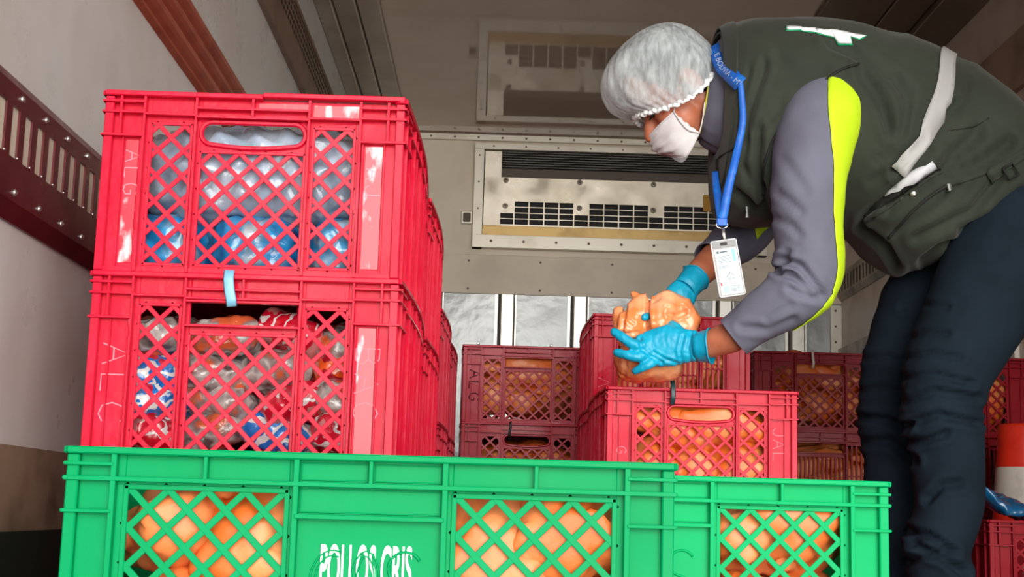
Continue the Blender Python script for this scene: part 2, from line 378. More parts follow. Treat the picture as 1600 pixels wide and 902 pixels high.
for k in range(9): mb = MB(); mb.disc((AX0+.09+k*.155, -.050, AZ0+.032), (0, -1, 0), .007, .004, 8); mb.build('screw', DKBROWN, ac)
for k in range(9): mb = MB(); mb.disc((AX0+.09+k*.155, -.047, AZ1-.014), (0, -1, 0), .005, .003, 8); mb.build('screw', DKBROWN, ac)
for k in range(4): mb = MB(); mb.disc((AX0+.023, -.045, AZ0+.06+k*.13), (0, -1, 0), .005, .003, 8); mb.build('screw', DKBROWN, ac)

# ------------------------------------------------------------------ stacking crates
CW, CDP, CH = .41, .60, .245          # red crate: width, depth, height
def face_xf(side, w, d, bulge=0, L=1):
    def f(p):
        u, o, z = p.x, p.y, p.z          # o = inward distance from the rim's outer face
        if bulge: o = o - bulge*sin(pi*max(0, min(1, u/L)))
        if side == 'front': return V((u-w/2, o, z))
        if side == 'back': return V((w/2-u, d-o, z))
        if side == 'right': return V((w/2-o, u, z))
        return V((-w/2+o, d-u, z))
    return f
PD, PT = .0125, .003                   # panel recess and thickness
def lattice(mb, u0, u1, z0, z1, per, w, d0=PD, d1=PD+PT):
    h = per/2; n = int((u1-u0+z1-z0)/per)+3
    for sgn in (1, -1):
        for k in range(-n, n+1):
            # lines: (u-uc) - sgn*(z-z0) = k*per + h
            uc = (u0+u1)/2; c = k*per+h*.0
            pts = []
            # clip
            t0, t1 = z0, z1
            ua = uc+c+sgn*(t0-z0); ub = uc+c+sgn*(t1-z0)
            if sgn > 0:
                if ub <= u0 or ua >= u1: continue
                if ua < u0: t0 = t0+(u0-ua); ua = u0
                if ub > u1: t1 = t1-(ub-u1); ub = u1
            else:
                if ua <= u0 or ub >= u1: continue
                if ua > u1: t0 = t0+(ua-u1); ua = u1
                if ub < u0: t1 = t1-(u0-ub); ub = u0
            if t1-t0 < .004: continue
            e = .0015
            mb.bar((ua-sgn*e, t0-e), (ub+sgn*e, t1+e), w, d0+(.0003 if sgn > 0 else 0), d1-(.0003 if sgn > 0 else 0))
def slots(mb, u0, u1, z0, z1, per, w, d0=PD, d1=PD+PT):
    n = int((u1-u0)/per)
    for k in range(n+1):
        u = u0+(u1-u0)*k/n; mb.box(u-w/2, u+w/2, d0, d1, z0, z1)
    mb.box(u0, u1, d0, d1, (z0+z1)/2-.002, (z0+z1)/2+.002)
def rib_h(mb, u0, u1, z, t=.0032, out=.001, n=1): mb.box(u0, u1, out, PD, z-t/2, z+t/2, n)
def rib_v(mb, u, z0, z1, t=.0034, out=.002): mb.box(u-t/2, u+t/2, out, PD, z0, z1)
def short_panel(xf, H, style):
    """the narrow end with hand hole and three grilles; returns (panel mesh, [grille meshes])"""
    L = CW; mb = MB(xf); k = L/.41
    wl, wm, wr_ = (.065, .121, .010, H-.041), (.132, .274, .010, H-.078), (.283, .340, .010, H-.041)
    hand = (.133, .273, H-.069, H-.038)
    mb.plate(PD, L-PD, .0, H-.006, PD, PD+PT, [wl, wm, wr_, hand])
    if 'round' in style:
        r = (hand[3]-hand[2])/2
        for cx, sx in ((hand[0]+r, -1), (hand[1]-r, 1)):
            for sz in (-1, 1):
                cz = (hand[2]+hand[3])/2; arc = [(cx+sx*r*cos(a*pi/12), cz+sz*r*sin(a*pi/12)) for a in range(7)]
                mb.prism([(cx+sx*r, cz+sz*r)]+arc, PD, PD+PT)
        pts = []
        for a in range(13): pts.append((hand[1]-r+r*sin(a*pi/12), PD-.001, (hand[2]+hand[3])/2+r*cos(a*pi/12)))
        for a in range(1, 12): x = hand[1]-r+(hand[0]+2*r-hand[1])*a/12; pts.append((x, PD-.001, hand[2]-.004*sin(pi*a/12)))
        for a in range(13): pts.append((hand[0]+r-r*sin(a*pi/12), PD-.001, (hand[2]+hand[3])/2-r*cos(a*pi/12)))
        for a in range(1, 12): x = hand[0]+r+(hand[1]-2*r-hand[0])*a/12; pts.append((x, PD-.001, hand[3]))
        pts.append(pts[0]); mb.tube(pts, (.0035), 6, cap=False)
    else:
        rib_h(mb, .128, .277, hand[2]); rib_h(mb, .128, .277, hand[3]+.001)
    for u in (.0575, .1265, .278, .347): rib_v(mb, u, 0, H-.006)
    for u in (.026, L-.026): rib_v(mb, u, H-.062, H-.006)
    for u in (.030, .0535, .351, .380): rib_v(mb, u, 0, H-.062, .0022, .008)
    for z in (H-.0145, H-.029, H-.061):
        rib_h(mb, .002, .0575, z); rib_h(mb, .347, L-.002, z)
    rib_h(mb, .0575, .1265, H-.031); rib_h(mb, .278, .347, H-.031); rib_h(mb, .1265, .278, H-.021); rib_h(mb, .1265, .278, H-.033)
    rib_v(mb, .202, H-.033, H-.006)
    mb.box(.010, L-.010, .006, PD, 0, .006)
    g = []
    for (a, b, c, d) in (wl, wm, wr_):
        m2 = MB(xf)
        if 'slots' in style: slots(m2, a, b, c, d, .012, .0055)
        else: lattice(m2, a, b, c, d, .0348, .0062)
        e = .003
        m2.box(a-.001, a+e, PD-.001, PD+PT, c, d); m2.box(b-e, b+.001, PD-.001, PD+PT, c, d); m2.box(a, b, PD-.001, PD+PT, c-.001, c+e); m2.box(a, b, PD-.001, PD+PT, d-e, d+.001)
        g.append(m2)
    return mb, g
def long_panel(xf, H):
    L = CDP; mb = MB(xf); n = 10
    mb.box(PD, L-PD, PD, PD+PT, 0, H-.006, n)
    for k in range(11): rib_v(mb, .03+k*.054, 0, H-.008, .0036, .003 if k % 2 else .0015)
    for z in (H-.0145, H-.029, H-.061):
        rib_h(mb, .002, .084, z); rib_h(mb, L-.084, L-.002, z)
    rib_h(mb, .084, L-.084, H-.033, n=8)
    for k in range(8):                    # scalloped skirt under the rim
        u = .03+k*.0675; mb.prism([(u, H-.007), (u+.0675, H-.007), (u+.0675, H-.030), (u+.034, H-.052), (u, H-.030)], PD-.003, PD)
    mb.box(.01, L-.01, .006, PD, 0, .006, n)
    return mb
def rim_mesh(w, d, H, bul, front_gap=None):
    mb = MB()
    for side, L, b in (('front', w, 0), ('back', w, 0), ('left', d, bul), ('right', d, bul)):
        mb.xf = face_xf(side, w, d, b, L)
        if side == 'front' and front_gap: mb.box(0.004, front_gap, 0, .018, H-.007, H); mb.xf = (lambda g: (lambda p: g(V((p.x, p.y, p.z+.0025)))))(mb.xf); mb.box(front_gap, L-.004, 0, .018, H-.007, H)
        else: mb.box(.004, L-.004, 0, .018, H-.007, H, 8 if b else 1)
    # upright corner posts and rounded corner caps
    for sx in (-1, 1):
        for sy in (0, 1):
            x, y = sx*(w/2-.009), .009 if sy == 0 else d-.009
            mb.xf = lambda p: p
            mb.tube([(x, y, H-.007), (x, y, H)], .009, 12)
            xa, ya = sx*(w/2-.010), .010 if sy == 0 else d-.010
            mb.box(xa-.006, xa+.006, ya-.006, ya+.006, 0, H-.007)
    return mb
PROTO = {}
def crate_meshes(style):
    """all meshes of one crate kind, made once and shared by its copies"""
    if style in PROTO: return PROTO[style]
    H = CH; b = .009; parts = []
    for side in ('front', 'back'):
        mb, g = short_panel(face_xf(side, CW, CDP), H, style)
        parts.append(('front_panel' if side == 'front' else 'back_panel', mb.mesh('end_panel', .0006), [('slot_grille' if 'slots' in style else 'lattice_grille', x.mesh('grille', .0005)) for x in g]))
    for side in ('left', 'right'): parts.append(('side_panel', long_panel(face_xf(side, CW, CDP, b, CDP), H).mesh('side_panel', .0006), []))
    mb = MB(); mb.box(-CW/2+.012, CW/2-.012, .012, CDP-.012, 0, .005); parts.append(('base', mb.mesh('base'), []))
    parts.append(('top_rim', rim_mesh(CW, CDP, H, b, .215 if 'torn' in style else None).mesh('top_rim', .0012), []))
    PROTO[style] = parts; return parts
COLS = {}
def crate(name, x, y, z, style, m, label, group, sz=1, rz=0, lean=0, cat='crate'):
    """x: left front corner"""
    key = (style, m.name)
    if key not in COLS:
        COLS[key] = [(n, me.copy(), [(gn, gm.copy()) for gn, gm in gs]) for n, me, gs in crate_meshes(style)]
        for n, me, gs in COLS[key]:
            me.materials.append(m)
            for gn, gm in gs: gm.materials.append(m)
    r = empty(name, (x+CW/2, y, z), rz); r.scale.z = sz; tag(r, label, cat, group)
    for n, me, gs in COLS[key]:
        o = obj(n, me, None, r)
        for gn, gm in gs: obj(gn, gm, None, o)
    return r
def strokes_mesh(mb, glyphs, u0, zc, size, rot, d, w):
    """hand-cut letters as thin raised strokes; letters run downwards (turned 90 degrees)"""
    G = {'A': [[(0, 0), (.5, 1), (1, 0)], [(.22, .42), (.78, .42)]], 'L': [[(.1, 1), (.1, 0), (.9, 0)]],
         'G': [[(.95, .85), (.6, 1), (.2, .85), (.05, .5), (.2, .12), (.6, 0), (.95, .15), (.95, .48), (.6, .48)]],
         'C': [[(.95, .85), (.6, 1), (.2, .85), (.05, .5), (.2, .12), (.6, 0), (.95, .15)]],
         'B': [[(.1, 0), (.1, 1), (.65, .97), (.85, .76), (.62, .53), (.1, .52)], [(.62, .53), (.92, .3), (.7, .03), (.1, 0)]],
         'J': [[(.9, 1), (.9, .25), (.65, 0), (.3, .02), (.08, .25)]]}
    z = zc
    for ch in glyphs:
        for st in G[ch]:
            pts = [(a*size*.8, b*size) for a, b in st]
            # turned clockwise: letter's right -> down, letter's up -> right
            mb.tube([(u0+b, d, z-a) for a, b in pts], w, 5)
        z -= size*1.12
def markings(c, glyphs, u0, ztop, size, m=SCUFF, w=.0009):
    mb = MB(face_xf('front', CW, CDP)); strokes_mesh(mb, glyphs, u0, ztop, size, 0, PD-.0003, w)
    o = mb.build('carved_letters', m, c); o['label'] = 'hand-cut letters turned sideways'; return o

def glare_wear_plate(c, u0, u1, z0, z1, thr):  # pale patches paint sky glare and scuffs into the red
    m = mat('glare_worn_red_%d' % int(thr*100), (196, 8, 46), .22, var=(34, (255, 214, 218), thr, thr+.09), stretch=(1, 1, .45))
    mb = MB(face_xf('front', CW, CDP)); mb.box(u0, u1, PD-.0010, PD, z0, z1); return mb.build('glare_worn_plate', m, c, .0005)
# left column of stacks (front row two levels in view)
P_ = .2463
A1 = crate('red_crate', -.542, 1.83, P_*3, 'round torn', RED, 'red lattice crate with a cracked rim and blue-grey bags inside, top of the front stack', 'red crates stacked along the left wall')
A2 = crate('red_crate', -.540, 1.826, P_*2, 'rect', RED, 'red lattice crate full of printed plastic packets, directly above the green crate', 'red crates stacked along the left wall')
markings(A1, 'ALG', .034, .165, .020, w=.0011); markings(A1, 'AJ', .356, .150, .020, w=.0011)
markings(A2, 'ALC', .022, .150, .034); markings(A2, 'BAC', .352, .155, .032)
glare_wear_plate(A1, .354, .378, .012, .180, .52); glare_wear_plate(A1, .033, .051, .012, .180, .60); glare_wear_plate(A2, .354, .378, .012, .180, .66); glare_wear_plate(A1, .282, .344, CH-.028, CH-.010, .55); glare_wear_plate(A1, .208, .276, CH-.019, CH-.009, .60)
for k in (0, 1): crate('red_crate', -.540, 1.83, P_*k, 'round', RED, 'red lattice crate hidden behind the front green crates, '+('at the floor', 'second from the floor')[k], 'red crates stacked along the left wall')
for k in range(4):
    crate('red_crate', -.538, 2.436, P_*k, 'round', RED, ['red crate at the bottom of the second stack by the wall', 'red crate second from the floor in the second stack by the wall', 'red crate second from the top in the second stack by the wall', 'topmost red crate of the second stack, right behind the cracked crate'][k], 'red crates stacked along the left wall')
for j in range(2):
    for k in range(4):
        crate('red_crate', -.536, 3.044+j*.607, (0, .137, .137+P_, .137+2*P_)[k], 'round', RED_SHADED, 'shaded red crate in the %s stack from the opening, %s' % (('third', 'fourth')[j], ('at the floor', 'third from its top', 'second from its top', 'on top')[k]), 'red crates stacked along the left wall', sz=.137/CH if k == 0 else 1)
# D: stack at the far end of the aisle
sD = .940/4/CH
D1 = crate('red_crate', -.112, 4.27, .705, 'rect', RED_SHADED, 'shaded red lattice crate of chickens with large carved letters, top of the far stack', 'shaded red crates at the far end', sz=sD)
D2 = crate('red_crate', -.112, 4.27, .470, 'round', RED_SHADED, 'shaded red lattice crate with a black tie in its hand hole, under the lettered one', 'shaded red crates at the far end', sz=sD)
for k in (0, 1): crate('red_crate', -.112, 4.27, .235*k, 'round', RED_SHADED, 'shaded red crate %s of the far lettered stack, hidden' % ('at the floor', 'second from the floor')[k], 'shaded red crates at the far end', sz=sD)
markings(D1, 'ALG', .024, .165, .032, SCUFFD, .0024)
# B and C: stacks below the worker's hands
sB = .708/3/CH
B1 = crate('red_crate', .228, 2.97, .472, 'round', RED, 'red lattice crate of chickens below the held chicken, front face whole', 'red crates below the gloved hands', sz=sB)
for k in (0, 1): crate('red_crate', .228, 2.97, .236*k, 'round', RED, 'red crate %s under the crate below the hands' % ('at the floor', 'directly')[k], 'red crates below the gloved hands', sz=sB)
markings(B1, 'G', .026, .115, .02); markings(B1, 'JAL', .356, .165, .024)
sC = .949/4/CH
C1 = crate('red_crate', .238, 3.58, .712, 'round slots', RED, 'red crate with narrow upright slots right behind the held chicken', 'red crates below the gloved hands', sz=sC)
for k in (0, 1, 2): crate('red_crate', .238, 3.58, .2373*k, 'round', RED, 'red crate %s in the stack under the slotted crate' % ('at the floor', 'second from the floor', 'third from the floor')[k], 'red crates below the gloved hands', sz=sC)
markings(C1, 'A', .018, .075, .03)
# E: far right row behind the worker's legs
sE = .939/4/CH
E_ = []
for j, x in enumerate((.764, 1.190)):
    for k in range(4):
        E_.append(crate('red_crate', x, 4.2, .2348*k, ('round' if k < 2 else ('rect slots' if k == 2 else 'rect')), RED_DEEP_SHADED,
            'shaded red crate %s of the stack %s' % (('at the floor', 'second from the floor', 'second from the top', 'on top')[k], ('just left of the dark trousers', 'behind the traffic cone')[j]), 'shaded red crates along the far right', sz=sE))
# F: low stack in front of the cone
F_ = [crate('red_crate', 1.112, 3.2, .2265*k, 'round', RED_DEEP_SHADED, ('shaded red crate under the blue bag, partly outside the picture', 'shaded red crate at the floor below the blue bag')[1-k], 'shaded red crates by the cone', sz=.2265/CH) for k in (0, 1)]

# ------------------------------------------------------------------ green crates, long side to the viewer
GW, GD, GH = .60, .40, .245
def green_crate(name, x, y, z, m, label, text):
    r = empty(name, (x+GW/2, y, z)); tag(r, label, 'crate', 'green chicken crates')
    wins = [(.060, .220, .018, GH-.036), (.380, .540, .018, GH-.036)]
    for side in ('front', 'back'):
        xf = face_xf(side, GW, GD); mb = MB(xf); L = GW
        mb.plate(PD, L-PD, 0, GH-.006, PD, PD+PT, wins)
        for u in (.050, .2275, .3725, .550): rib_v(mb, u, 0, GH-.006, .0055, .002)
        for u in (.139, .300, .461): rib_v(mb, u, GH-.030, GH-.006, .004, .002)
        rib_h(mb, .002, L-.002, GH-.0305, .0045, .0015)
        for a, b in ((.002, .050), (.550, L-.002)):
            rib_h(mb, a, b, GH-.0165, .0035); rib_h(mb, a, b, GH-.062, .0035)
            rib_h(mb, a, b, .05, .0035)
        rib_h(mb, .2275, .3725, GH-.0615, .0045)
        # raised inner borders of the middle compartments
        for a, b, c, d in ((.231, .297, GH-.027, GH-.009), (.303, .369, GH-.027, GH-.009), (.231, .369, GH-.058, GH-.034)):
            for q in ((a, b, c, c+.0015), (a, b, d-.0015, d), (a, a+.0015, c, d), (b-.0015, b, c, d)): mb.box(q[0], q[1], PD-.0012, PD, q[2], q[3])
        mb.box(.01, L-.01, .006, PD, 0, .006)
        p = mb.build('front_panel' if side == 'front' else 'back_panel', m, r, .0008)
        for a, b, c, d in wins:
            g = MB(xf); lattice(g, a, b, c, d, .0375, .0068); e = .004
            g.box(a-.001, a+e, PD-.0015, PD+PT, c, d); g.box(b-e, b+.001, PD-.0015, PD+PT, c, d); g.box(a, b, PD-.0015, PD+PT, c-.001, c+e); g.box(a, b, PD-.0015, PD+PT, d-e, d+.001)
            g.build('lattice_grille', m, p, .0006)
    for side in ('left', 'right'):
        mb = MB(face_xf(side, GW, GD)); L = GD
        mb.box(PD, L-PD, PD, PD+PT, 0, GH-.006)
        for z_ in (GH-.0165, GH-.0305, GH-.062, .05): rib_h(mb, .002, L-.002, z_)
        for u in (.05, .12, .2, .28, .35): rib_v(mb, u, 0, GH-.006)
        mb.build('side_panel', m, r, .0006)
    mb = MB(); mb.box(-GW/2+.012, GW/2-.012, .012, GD-.012, 0, .005); mb.build('base', m, r)
    rim_mesh(GW, GD, GH, 0).build('top_rim', m, r, .0014)
    # moulded emblem: big open C, ring and S
    mb = MB(face_xf('front', GW, GD)); uc, zc = .300, GH-.125
    arc = lambda cu, cz, ra, rb, a0, a1, n=16: [(cu+ra*cos(radians(a0+(a1-a0)*i/n)), PD-.0006, cz+rb*sin(radians(a0+(a1-a0)*i/n))) for i in range(n+1)]
    for rr in (0, .005):
        mb.tube(arc(uc-.034, zc, .022-rr, .032-rr, 70, 290), .0011, 6); mb.tube(arc(uc-.002, zc, .014-rr, .032-rr, 0, 360), .0011, 6)
    mb.tube(arc(uc+.036, zc+.016, .016, .016, 30, 250)+arc(uc+.032, zc-.016, .016, .016, 70, -150), .0016, 6)
    e_ = mb.build('moulded_emblem', m, r, smooth=True)
    if text:
        me = text_mesh(text, .062, 1, .0003, .0011); ws = [v.co.x for v in me.vertices]; kx = .089/(max(ws)-min(ws))
        for v in me.vertices: v.co.x *= kx
        o = obj('printed_lettering', me, mat('white_print', (246, 248, 246), .5), r); o.rotation_euler = (pi/2, 0, 0); o.location = (-.002, PD-.0008, GH-.131)
    return r
G1 = green_crate('green_crate', -.421, 1.38, .246, GREEN, 'large green lattice crate of chickens with white printed lettering, nearest of all', 'POLLOS CRIS')
G2 = green_crate('green_crate', -.098, 1.79, .246, GREEN2, 'bright green lattice crate of chickens in front of the dark trousers', None)
for g, (x, y) in ((GREEN, (-.421, 1.38)), (GREEN2, (-.098, 1.79))):
    green_crate('green_crate', x, y, 0, g, 'green crate hidden underneath the %s green crate' % ('lettered' if g is GREEN else 'bright'), None)

# ------------------------------------------------------------------ chickens
def chicken_mesh(seed, L=.17):
    rnd = random.Random(seed); mb = MB()
    mb.ball((0, 0, 0), (.056, .080, .050)); mb.ball((0, -.035, .012), (.050, .052, .044)); mb.ball((0, .055, -.005), (.040, .040, .036))
    for s in (-1, 1):
        a = rnd.uniform(-.012, .012)
        mb.tube([(s*.035, .02, -.005), (s*.060, -.01, .018+a), (s*.048, -.052, .020+a)], [.026, .030, .020], 12, round_ends=True)
        mb.tube([(s*.048, -.050, .020+a), (s*.030, -.078, .010)], [.018, .012], 10, round_ends=True)
        mb.tube([(s*.045, .035, .015), (s*.066, .055, .006), (s*.050, .078, .010)], [.016, .014, .009], 10, round_ends=True)
    mb.tube([(0, .075, .0), (.008, .096, .008)], [.020, .012], 10, round_ends=True)
    me = remesh(mb, .0055, 5, 'chicken_body')
    displace(me, lambda p, n: .0050*noise.noise(p*34+V((seed, 0, 0)))+.0040*(.3-abs(noise.noise(p*52+V((seed, 5, 0)))))+.0014*noise.noise(p*110+V((seed*3, 1, 0))))
    for p in me.polygons: p.use_smooth = True
    return me
CHK = [chicken_mesh(k) for k in range(4)]
for k, me in enumerate(CHK): me.materials.append(SKIN_CH if k % 2 == 0 else SKIN_CH2)
def fit(o, x0, x1, y0, y1, z0, z1):
    M = Matrix.LocRotScale(o.location, o.rotation_euler, o.scale); c = [M@v.co for v in list(o.data.vertices)[::3]]
    lo = [min(p[i] for p in c) for i in range(3)]; hi = [max(p[i] for p in c) for i in range(3)]; d = [0, 0, 0]
    for i, (a, b) in enumerate(((x0, x1), (y0, y1), (z0, z1))):
        if lo[i] < a: d[i] = a-lo[i]
        elif hi[i] > b: d[i] = b-hi[i]
    o.location = o.location+V(d)
def press(o, y, x0, x1, z0):
    """bake the pose, then squash the bird softly against lattice, sides and base"""
    M = Matrix.LocRotScale(V((0, 0, 0)), o.rotation_euler, o.scale); me = o.data.copy(); me.transform(M); o.data = me; o.rotation_euler = (0, 0, 0); o.scale = (1, 1, 1)
    lo = min(v.co.y for v in me.vertices); o.location.y = y-lo-.020
    L_ = o.location; k = .009
    sp = lambda d: d if d > 8*k else k*math.log1p(math.exp(d/k))
    for v in me.vertices:
        c = v.co; c.y = y+sp(c.y+L_.y-y)-L_.y; c.x = x0+sp(c.x+L_.x-x0)-L_.x; c.x = x1-sp(x1-c.x-L_.x)-L_.x; c.z = z0+sp(c.z+L_.z-z0)-L_.z
    me.update()
def chickens(x0, y0, z0, w, nx, nz, label, group, dz=.088, rows=1, seed=0, sc=1.0, top=0, drow=.17):
    rnd = random.Random(seed+11); zz = z0+.006
    for r in range(rows):
        for j in range(nz):
            n = nx - (1 if j % 2 and w < .5 else 0)
            for i in range(n):
                o = obj('chicken', CHK[rnd.randrange(4)], None); k = sc*rnd.uniform(.96, 1.05)
                xx = x0+w*(i+.5)/n+rnd.uniform(-.006, .006)
                o.location = (xx, y0+.020+.085*k+r*drow+rnd.uniform(0, .012), zz+.050*k+j*dz*sc); o.scale = (k*w/n/.128*1.10 if n else k, k, k)
                o.rotation_euler = (rnd.uniform(-.5, .3), rnd.choice((0, pi))+rnd.uniform(-.5, .5), rnd.choice((0, pi))+rnd.uniform(-.35, .35)); tag(o, label, 'chicken', group)
                fit(o, x0, x0+w, y0+.017, 9, z0+.006, 9); 
                if r == 0: press(o, y0+.017, x0, x0+w, z0+.006)
                if n > 1: o['label'] = label+', %s row, %s' % (('bottom', 'top')[j] if r == 0 else ('rear bottom', 'rear top')[j], ('first from the left', 'second from the left', 'third from the left', 'fourth from the left', 'rightmost')[i if i < n-1 else 4])
chickens(-.405, 1.38, .25, .57, 5, 2, 'raw chicken in the lettered green crate', 'chickens in the lettered green crate', dz=.098, seed=1, sc=1.08)
chickens(-.082, 1.79, .25, .57, 5, 2, 'raw chicken in the bright green crate', 'chickens in the bright green crate', dz=.098, seed=2, sc=1.08)
chickens(.242, 2.97, .477, .382, 3, 2, 'raw chicken in the crate below the hands', 'chickens in the red crate below the hands', dz=.100, seed=3, sc=1.08, rows=2)
chickens(.252, 3.58, .717, .382, 3, 2, 'raw chicken in the slotted red crate', 'chickens in the slotted red crate', dz=.080, seed=4)
chickens(-.098, 4.27, .710, .382, 3, 2, 'raw chicken in the lettered shaded red crate', 'chickens in the lettered maroon crate', dz=.105, seed=5, sc=1.12)
chickens(-.098, 4.27, .475, .382, 3, 2, 'raw chicken in the black-tied crate', 'chickens in the tied maroon crate', dz=.075, seed=6, sc=.95)
chickens(.778, 4.20, .709, .382, 3, 2, 'raw chicken in the crate beside the trousers', 'chickens in the dark red crate by the trousers', dz=.098, seed=7, sc=1.06)
chickens(.778, 4.20, .474, .382, 3, 2, 'raw chicken in the dark slotted crate', 'chickens in the lower dark red crate', dz=.080, seed=8)
chickens(1.204, 4.20, .709, .382, 3, 2, 'raw chicken in the crate behind the cone', 'chickens in the dark red crate by the cone', dz=.096, seed=9, sc=1.05)

# ------------------------------------------------------------------ bags and packets in the two front red crates
BAGG = mat('grey_blue_film', (136, 152, 172), .22, var=(16, (176, 190, 206), .4, .68), bump=(26, .5, .012), coat=.4)
BAGB = mat('blue_film', (40, 120, 178), .2, ramp=(22, [(.30, (30, 56, 110)), (.44, (30, 140, 206)), (.55, (80, 150, 196)), (.68, (176, 190, 200))]), bump=(30, .5, .01), coat=.5)
def bag_mesh(seed, sx, sy, sz, voxel=.009, amp=.010, freq=22):
    mb = MB(); n = 20; m_ = 14; rings = []
    pw = lambda c, e: math.copysign(abs(c)**e, c)
    vs = []; 
    for i in range(m_+1):
        a = -pi/2+pi*i/m_
        rings.append([V((sx*pw(cos(a), .5)*pw(cos(2*pi*k/n), .5), sy*pw(cos(a), .5)*pw(sin(2*pi*k/n), .5), sz*pw(sin(a), .55))) for k in range(n)])
    mb.loft(rings); me = remesh(mb, voxel, 3, 'bag')
    def f(p, nr):
        q = p*freq+V((seed*9.1, 0, 0)); return amp*(abs(noise.noise(q))*-1.4+.5)+amp*.5*noise.noise(q*2.7)
    displace(me, f); me.update()
    for p in me.polygons: p.use_smooth = True
    return me
o = obj('plastic_bag', bag_mesh(1, .178, .16, .070, .006, .012, 20), BAGG); o.location = (-.337, 2.018, P_*3+.150); tag(o, 'crumpled grey-blue plastic bag lying on top inside the cracked red crate', 'bag')
bl = [bag_mesh(k, .060, .08, .042, .005, .007, 30) for k in (2, 3)]
for me in bl: me.materials.append(BAGB)
for i in range(3):
    o = obj('plastic_bag', bl[i % 2]); o.location = (-.457+i*.12, 1.945, P_*3+.048); o.rotation_euler = (0, 0, .3*(i-1)); tag(o, ['blue plastic bag at the carved-letter end, under the grey-blue bag', 'blue plastic bag in the middle, under the grey-blue bag', 'blue plastic bag at the right end, under the grey-blue bag'][i], 'bag', 'bags in the cracked red crate')
PK = [mat('packet_red', (210, 40, 56), .2, ramp=(30, [(.32, (200, 20, 44)), (.42, (226, 220, 220)), (.49, (206, 24, 50)), (.60, (196, 120, 120))], 'CONSTANT'), coat=.8, bump=(60, .5, .006)),
      mat('packet_clear', (196, 190, 188), .15, ramp=(26, [(.34, (92, 76, 76)), (.46, (190, 182, 180)), (.55, (140, 116, 114)), (.62, (214, 96, 56))], 'LINEAR'), coat=.9, bump=(50, .7, .008)),
      mat('packet_blue', (20, 110, 190), .2, ramp=(24, [(.36, (20, 110, 196)), (.46, (226, 222, 224)), (.52, (18, 120, 206)), (.60, (200, 30, 56))], 'CONSTANT'), coat=.8, bump=(60, .5, .006)),
      mat('packet_orange', (226, 110, 50), .2, ramp=(24, [(.38, (224, 84, 30)), (.5, (160, 20, 36)), (.58, (214, 206, 200))], 'CONSTANT'), coat=.8, bump=(60, .5, .006))]
pkm = []
for k in range(8):
    me = bag_mesh(20+k, .050, .060, .026, .004, .006, 34); me.materials.append(PK[(0, 1, 2, 1, 3, 0, 1, 3)[k]]); pkm.append(me)
lay = {0: (0, 1, 2, 5, 3), 1: (2, 1, 0, 6, 4), 2: (2, 1, 6, 7, 0), 3: (1, 3, 5, 6, 7)}
rnd = random.Random(5)
for j in range(4):
    for i in range(4):
        k = lay[j][i]; o = obj('plastic_packet', pkm[k]); sh = .03 if j % 2 else 0
        o.location = (-.480+i*.096+(.012 if j % 2 else -.002), 1.925+rnd.uniform(0, .01), P_*2+.032+j*.046); o.rotation_euler = (rnd.uniform(-.3, .3), rnd.uniform(-.35, .35), rnd.uniform(-.4, .4))
        fit(o, -.523, -.148, 1.845, 9, P_*2+.006, 9); tag(o, '%s printed packet, %s from the %s, %s' % (('red', 'clear', 'blue', 'clear', 'orange', 'red', 'clear', 'orange')[k], ('first', 'second', 'second', 'first')[i], ('left', 'left', 'right', 'right')[i], ('at the bottom of the crate', 'in the lower middle layer of the crate', 'in the upper middle layer of the crate', 'on top in the crate')[j]), 'packet', 'printed packets in the red crate')

# ------------------------------------------------------------------ ties, cone and blue bag
def ribbon(pts, w, thick=.0006, ref=(1, 0, 0)):
    mb = MB(); mb.tube(pts, [(w/2, thick)]*len(pts), 8, ref=ref); return mb
t = ribbon([(-.357, 1.8245, .742), (-.357, 1.8225, .730), (-.355, 1.8225, .715), (-.352, 1.823, .703), (-.351, 1.8245, .694)], .014).build('plastic_strip', mat('pale_blue_film', (120, 176, 206), .3, bump=(50, .4, .003)), smooth=True); tag(t, 'pale blue plastic strip tied over the rim of the packet crate', 'strip')
t = ribbon([(.368, 2.972, .726), (.369, 2.962, .714), (.370, 2.963, .690), (.368, 2.966, .672)], .010).build('plastic_strip', mat('dark_teal_film', (34, 66, 70), .4), smooth=True); tag(t, 'dark teal strip tied to the rim of the crate below the hands', 'strip')
t = ribbon([(.040, 4.262, .708), (.042, 4.264, .692), (.038, 4.266, .672), (.040, 4.27, .650)], .007).build('cable_tie', mat('black_tie', (20, 18, 22), .5), smooth=True); tag(t, 'thin black tie hanging into the hand hole of the far crate', 'tie')
t = ribbon([(.940, 4.19, .945), (.941, 4.192, .925), (.944, 4.195, .905), (.942, 4.198, .89)], .008).build('plastic_strip', mat('white_film', (210, 206, 200), .4), smooth=True); tag(t, 'thin white strip tied on the rim of the shaded red crate by the trousers', 'strip')
# traffic cone standing on the low stack's far neighbour
cn = empty('traffic_cone', (1.472, 3.92, 0)); tag(cn, 'red and white banded traffic cone standing between shaded red crates', 'cone')
def ring(z0, z1, r0, r1, n=4): mb = MB(); mb.tube([(0, 0, z0+(z1-z0)*i/n) for i in range(n+1)], [r0+(r1-r0)*i/n for i in range(n+1)], 40, cap=False); return mb
CR = mat('cone_red', (232, 52, 30), .38, var=(20, (214, 40, 24), .5, .75)); CWH = mat('cone_white', (214, 208, 196), .5, var=(24, (184, 176, 164), .52, .75))
rad = lambda z: .128-(.128-.072)*z/.72
mb = MB(); mb.box(-.138, .138, -.138, .138, 0, .03); mb.build('base', CR, cn, bevel=.008)
for za, zb, m_ in ((.03, .24, CR), (.24, .345, CWH), (.345, .495, CR), (.495, .600, CWH)): ring(za, zb, rad(za), rad(zb)).build('cone_band', m_, cn, smooth=True)
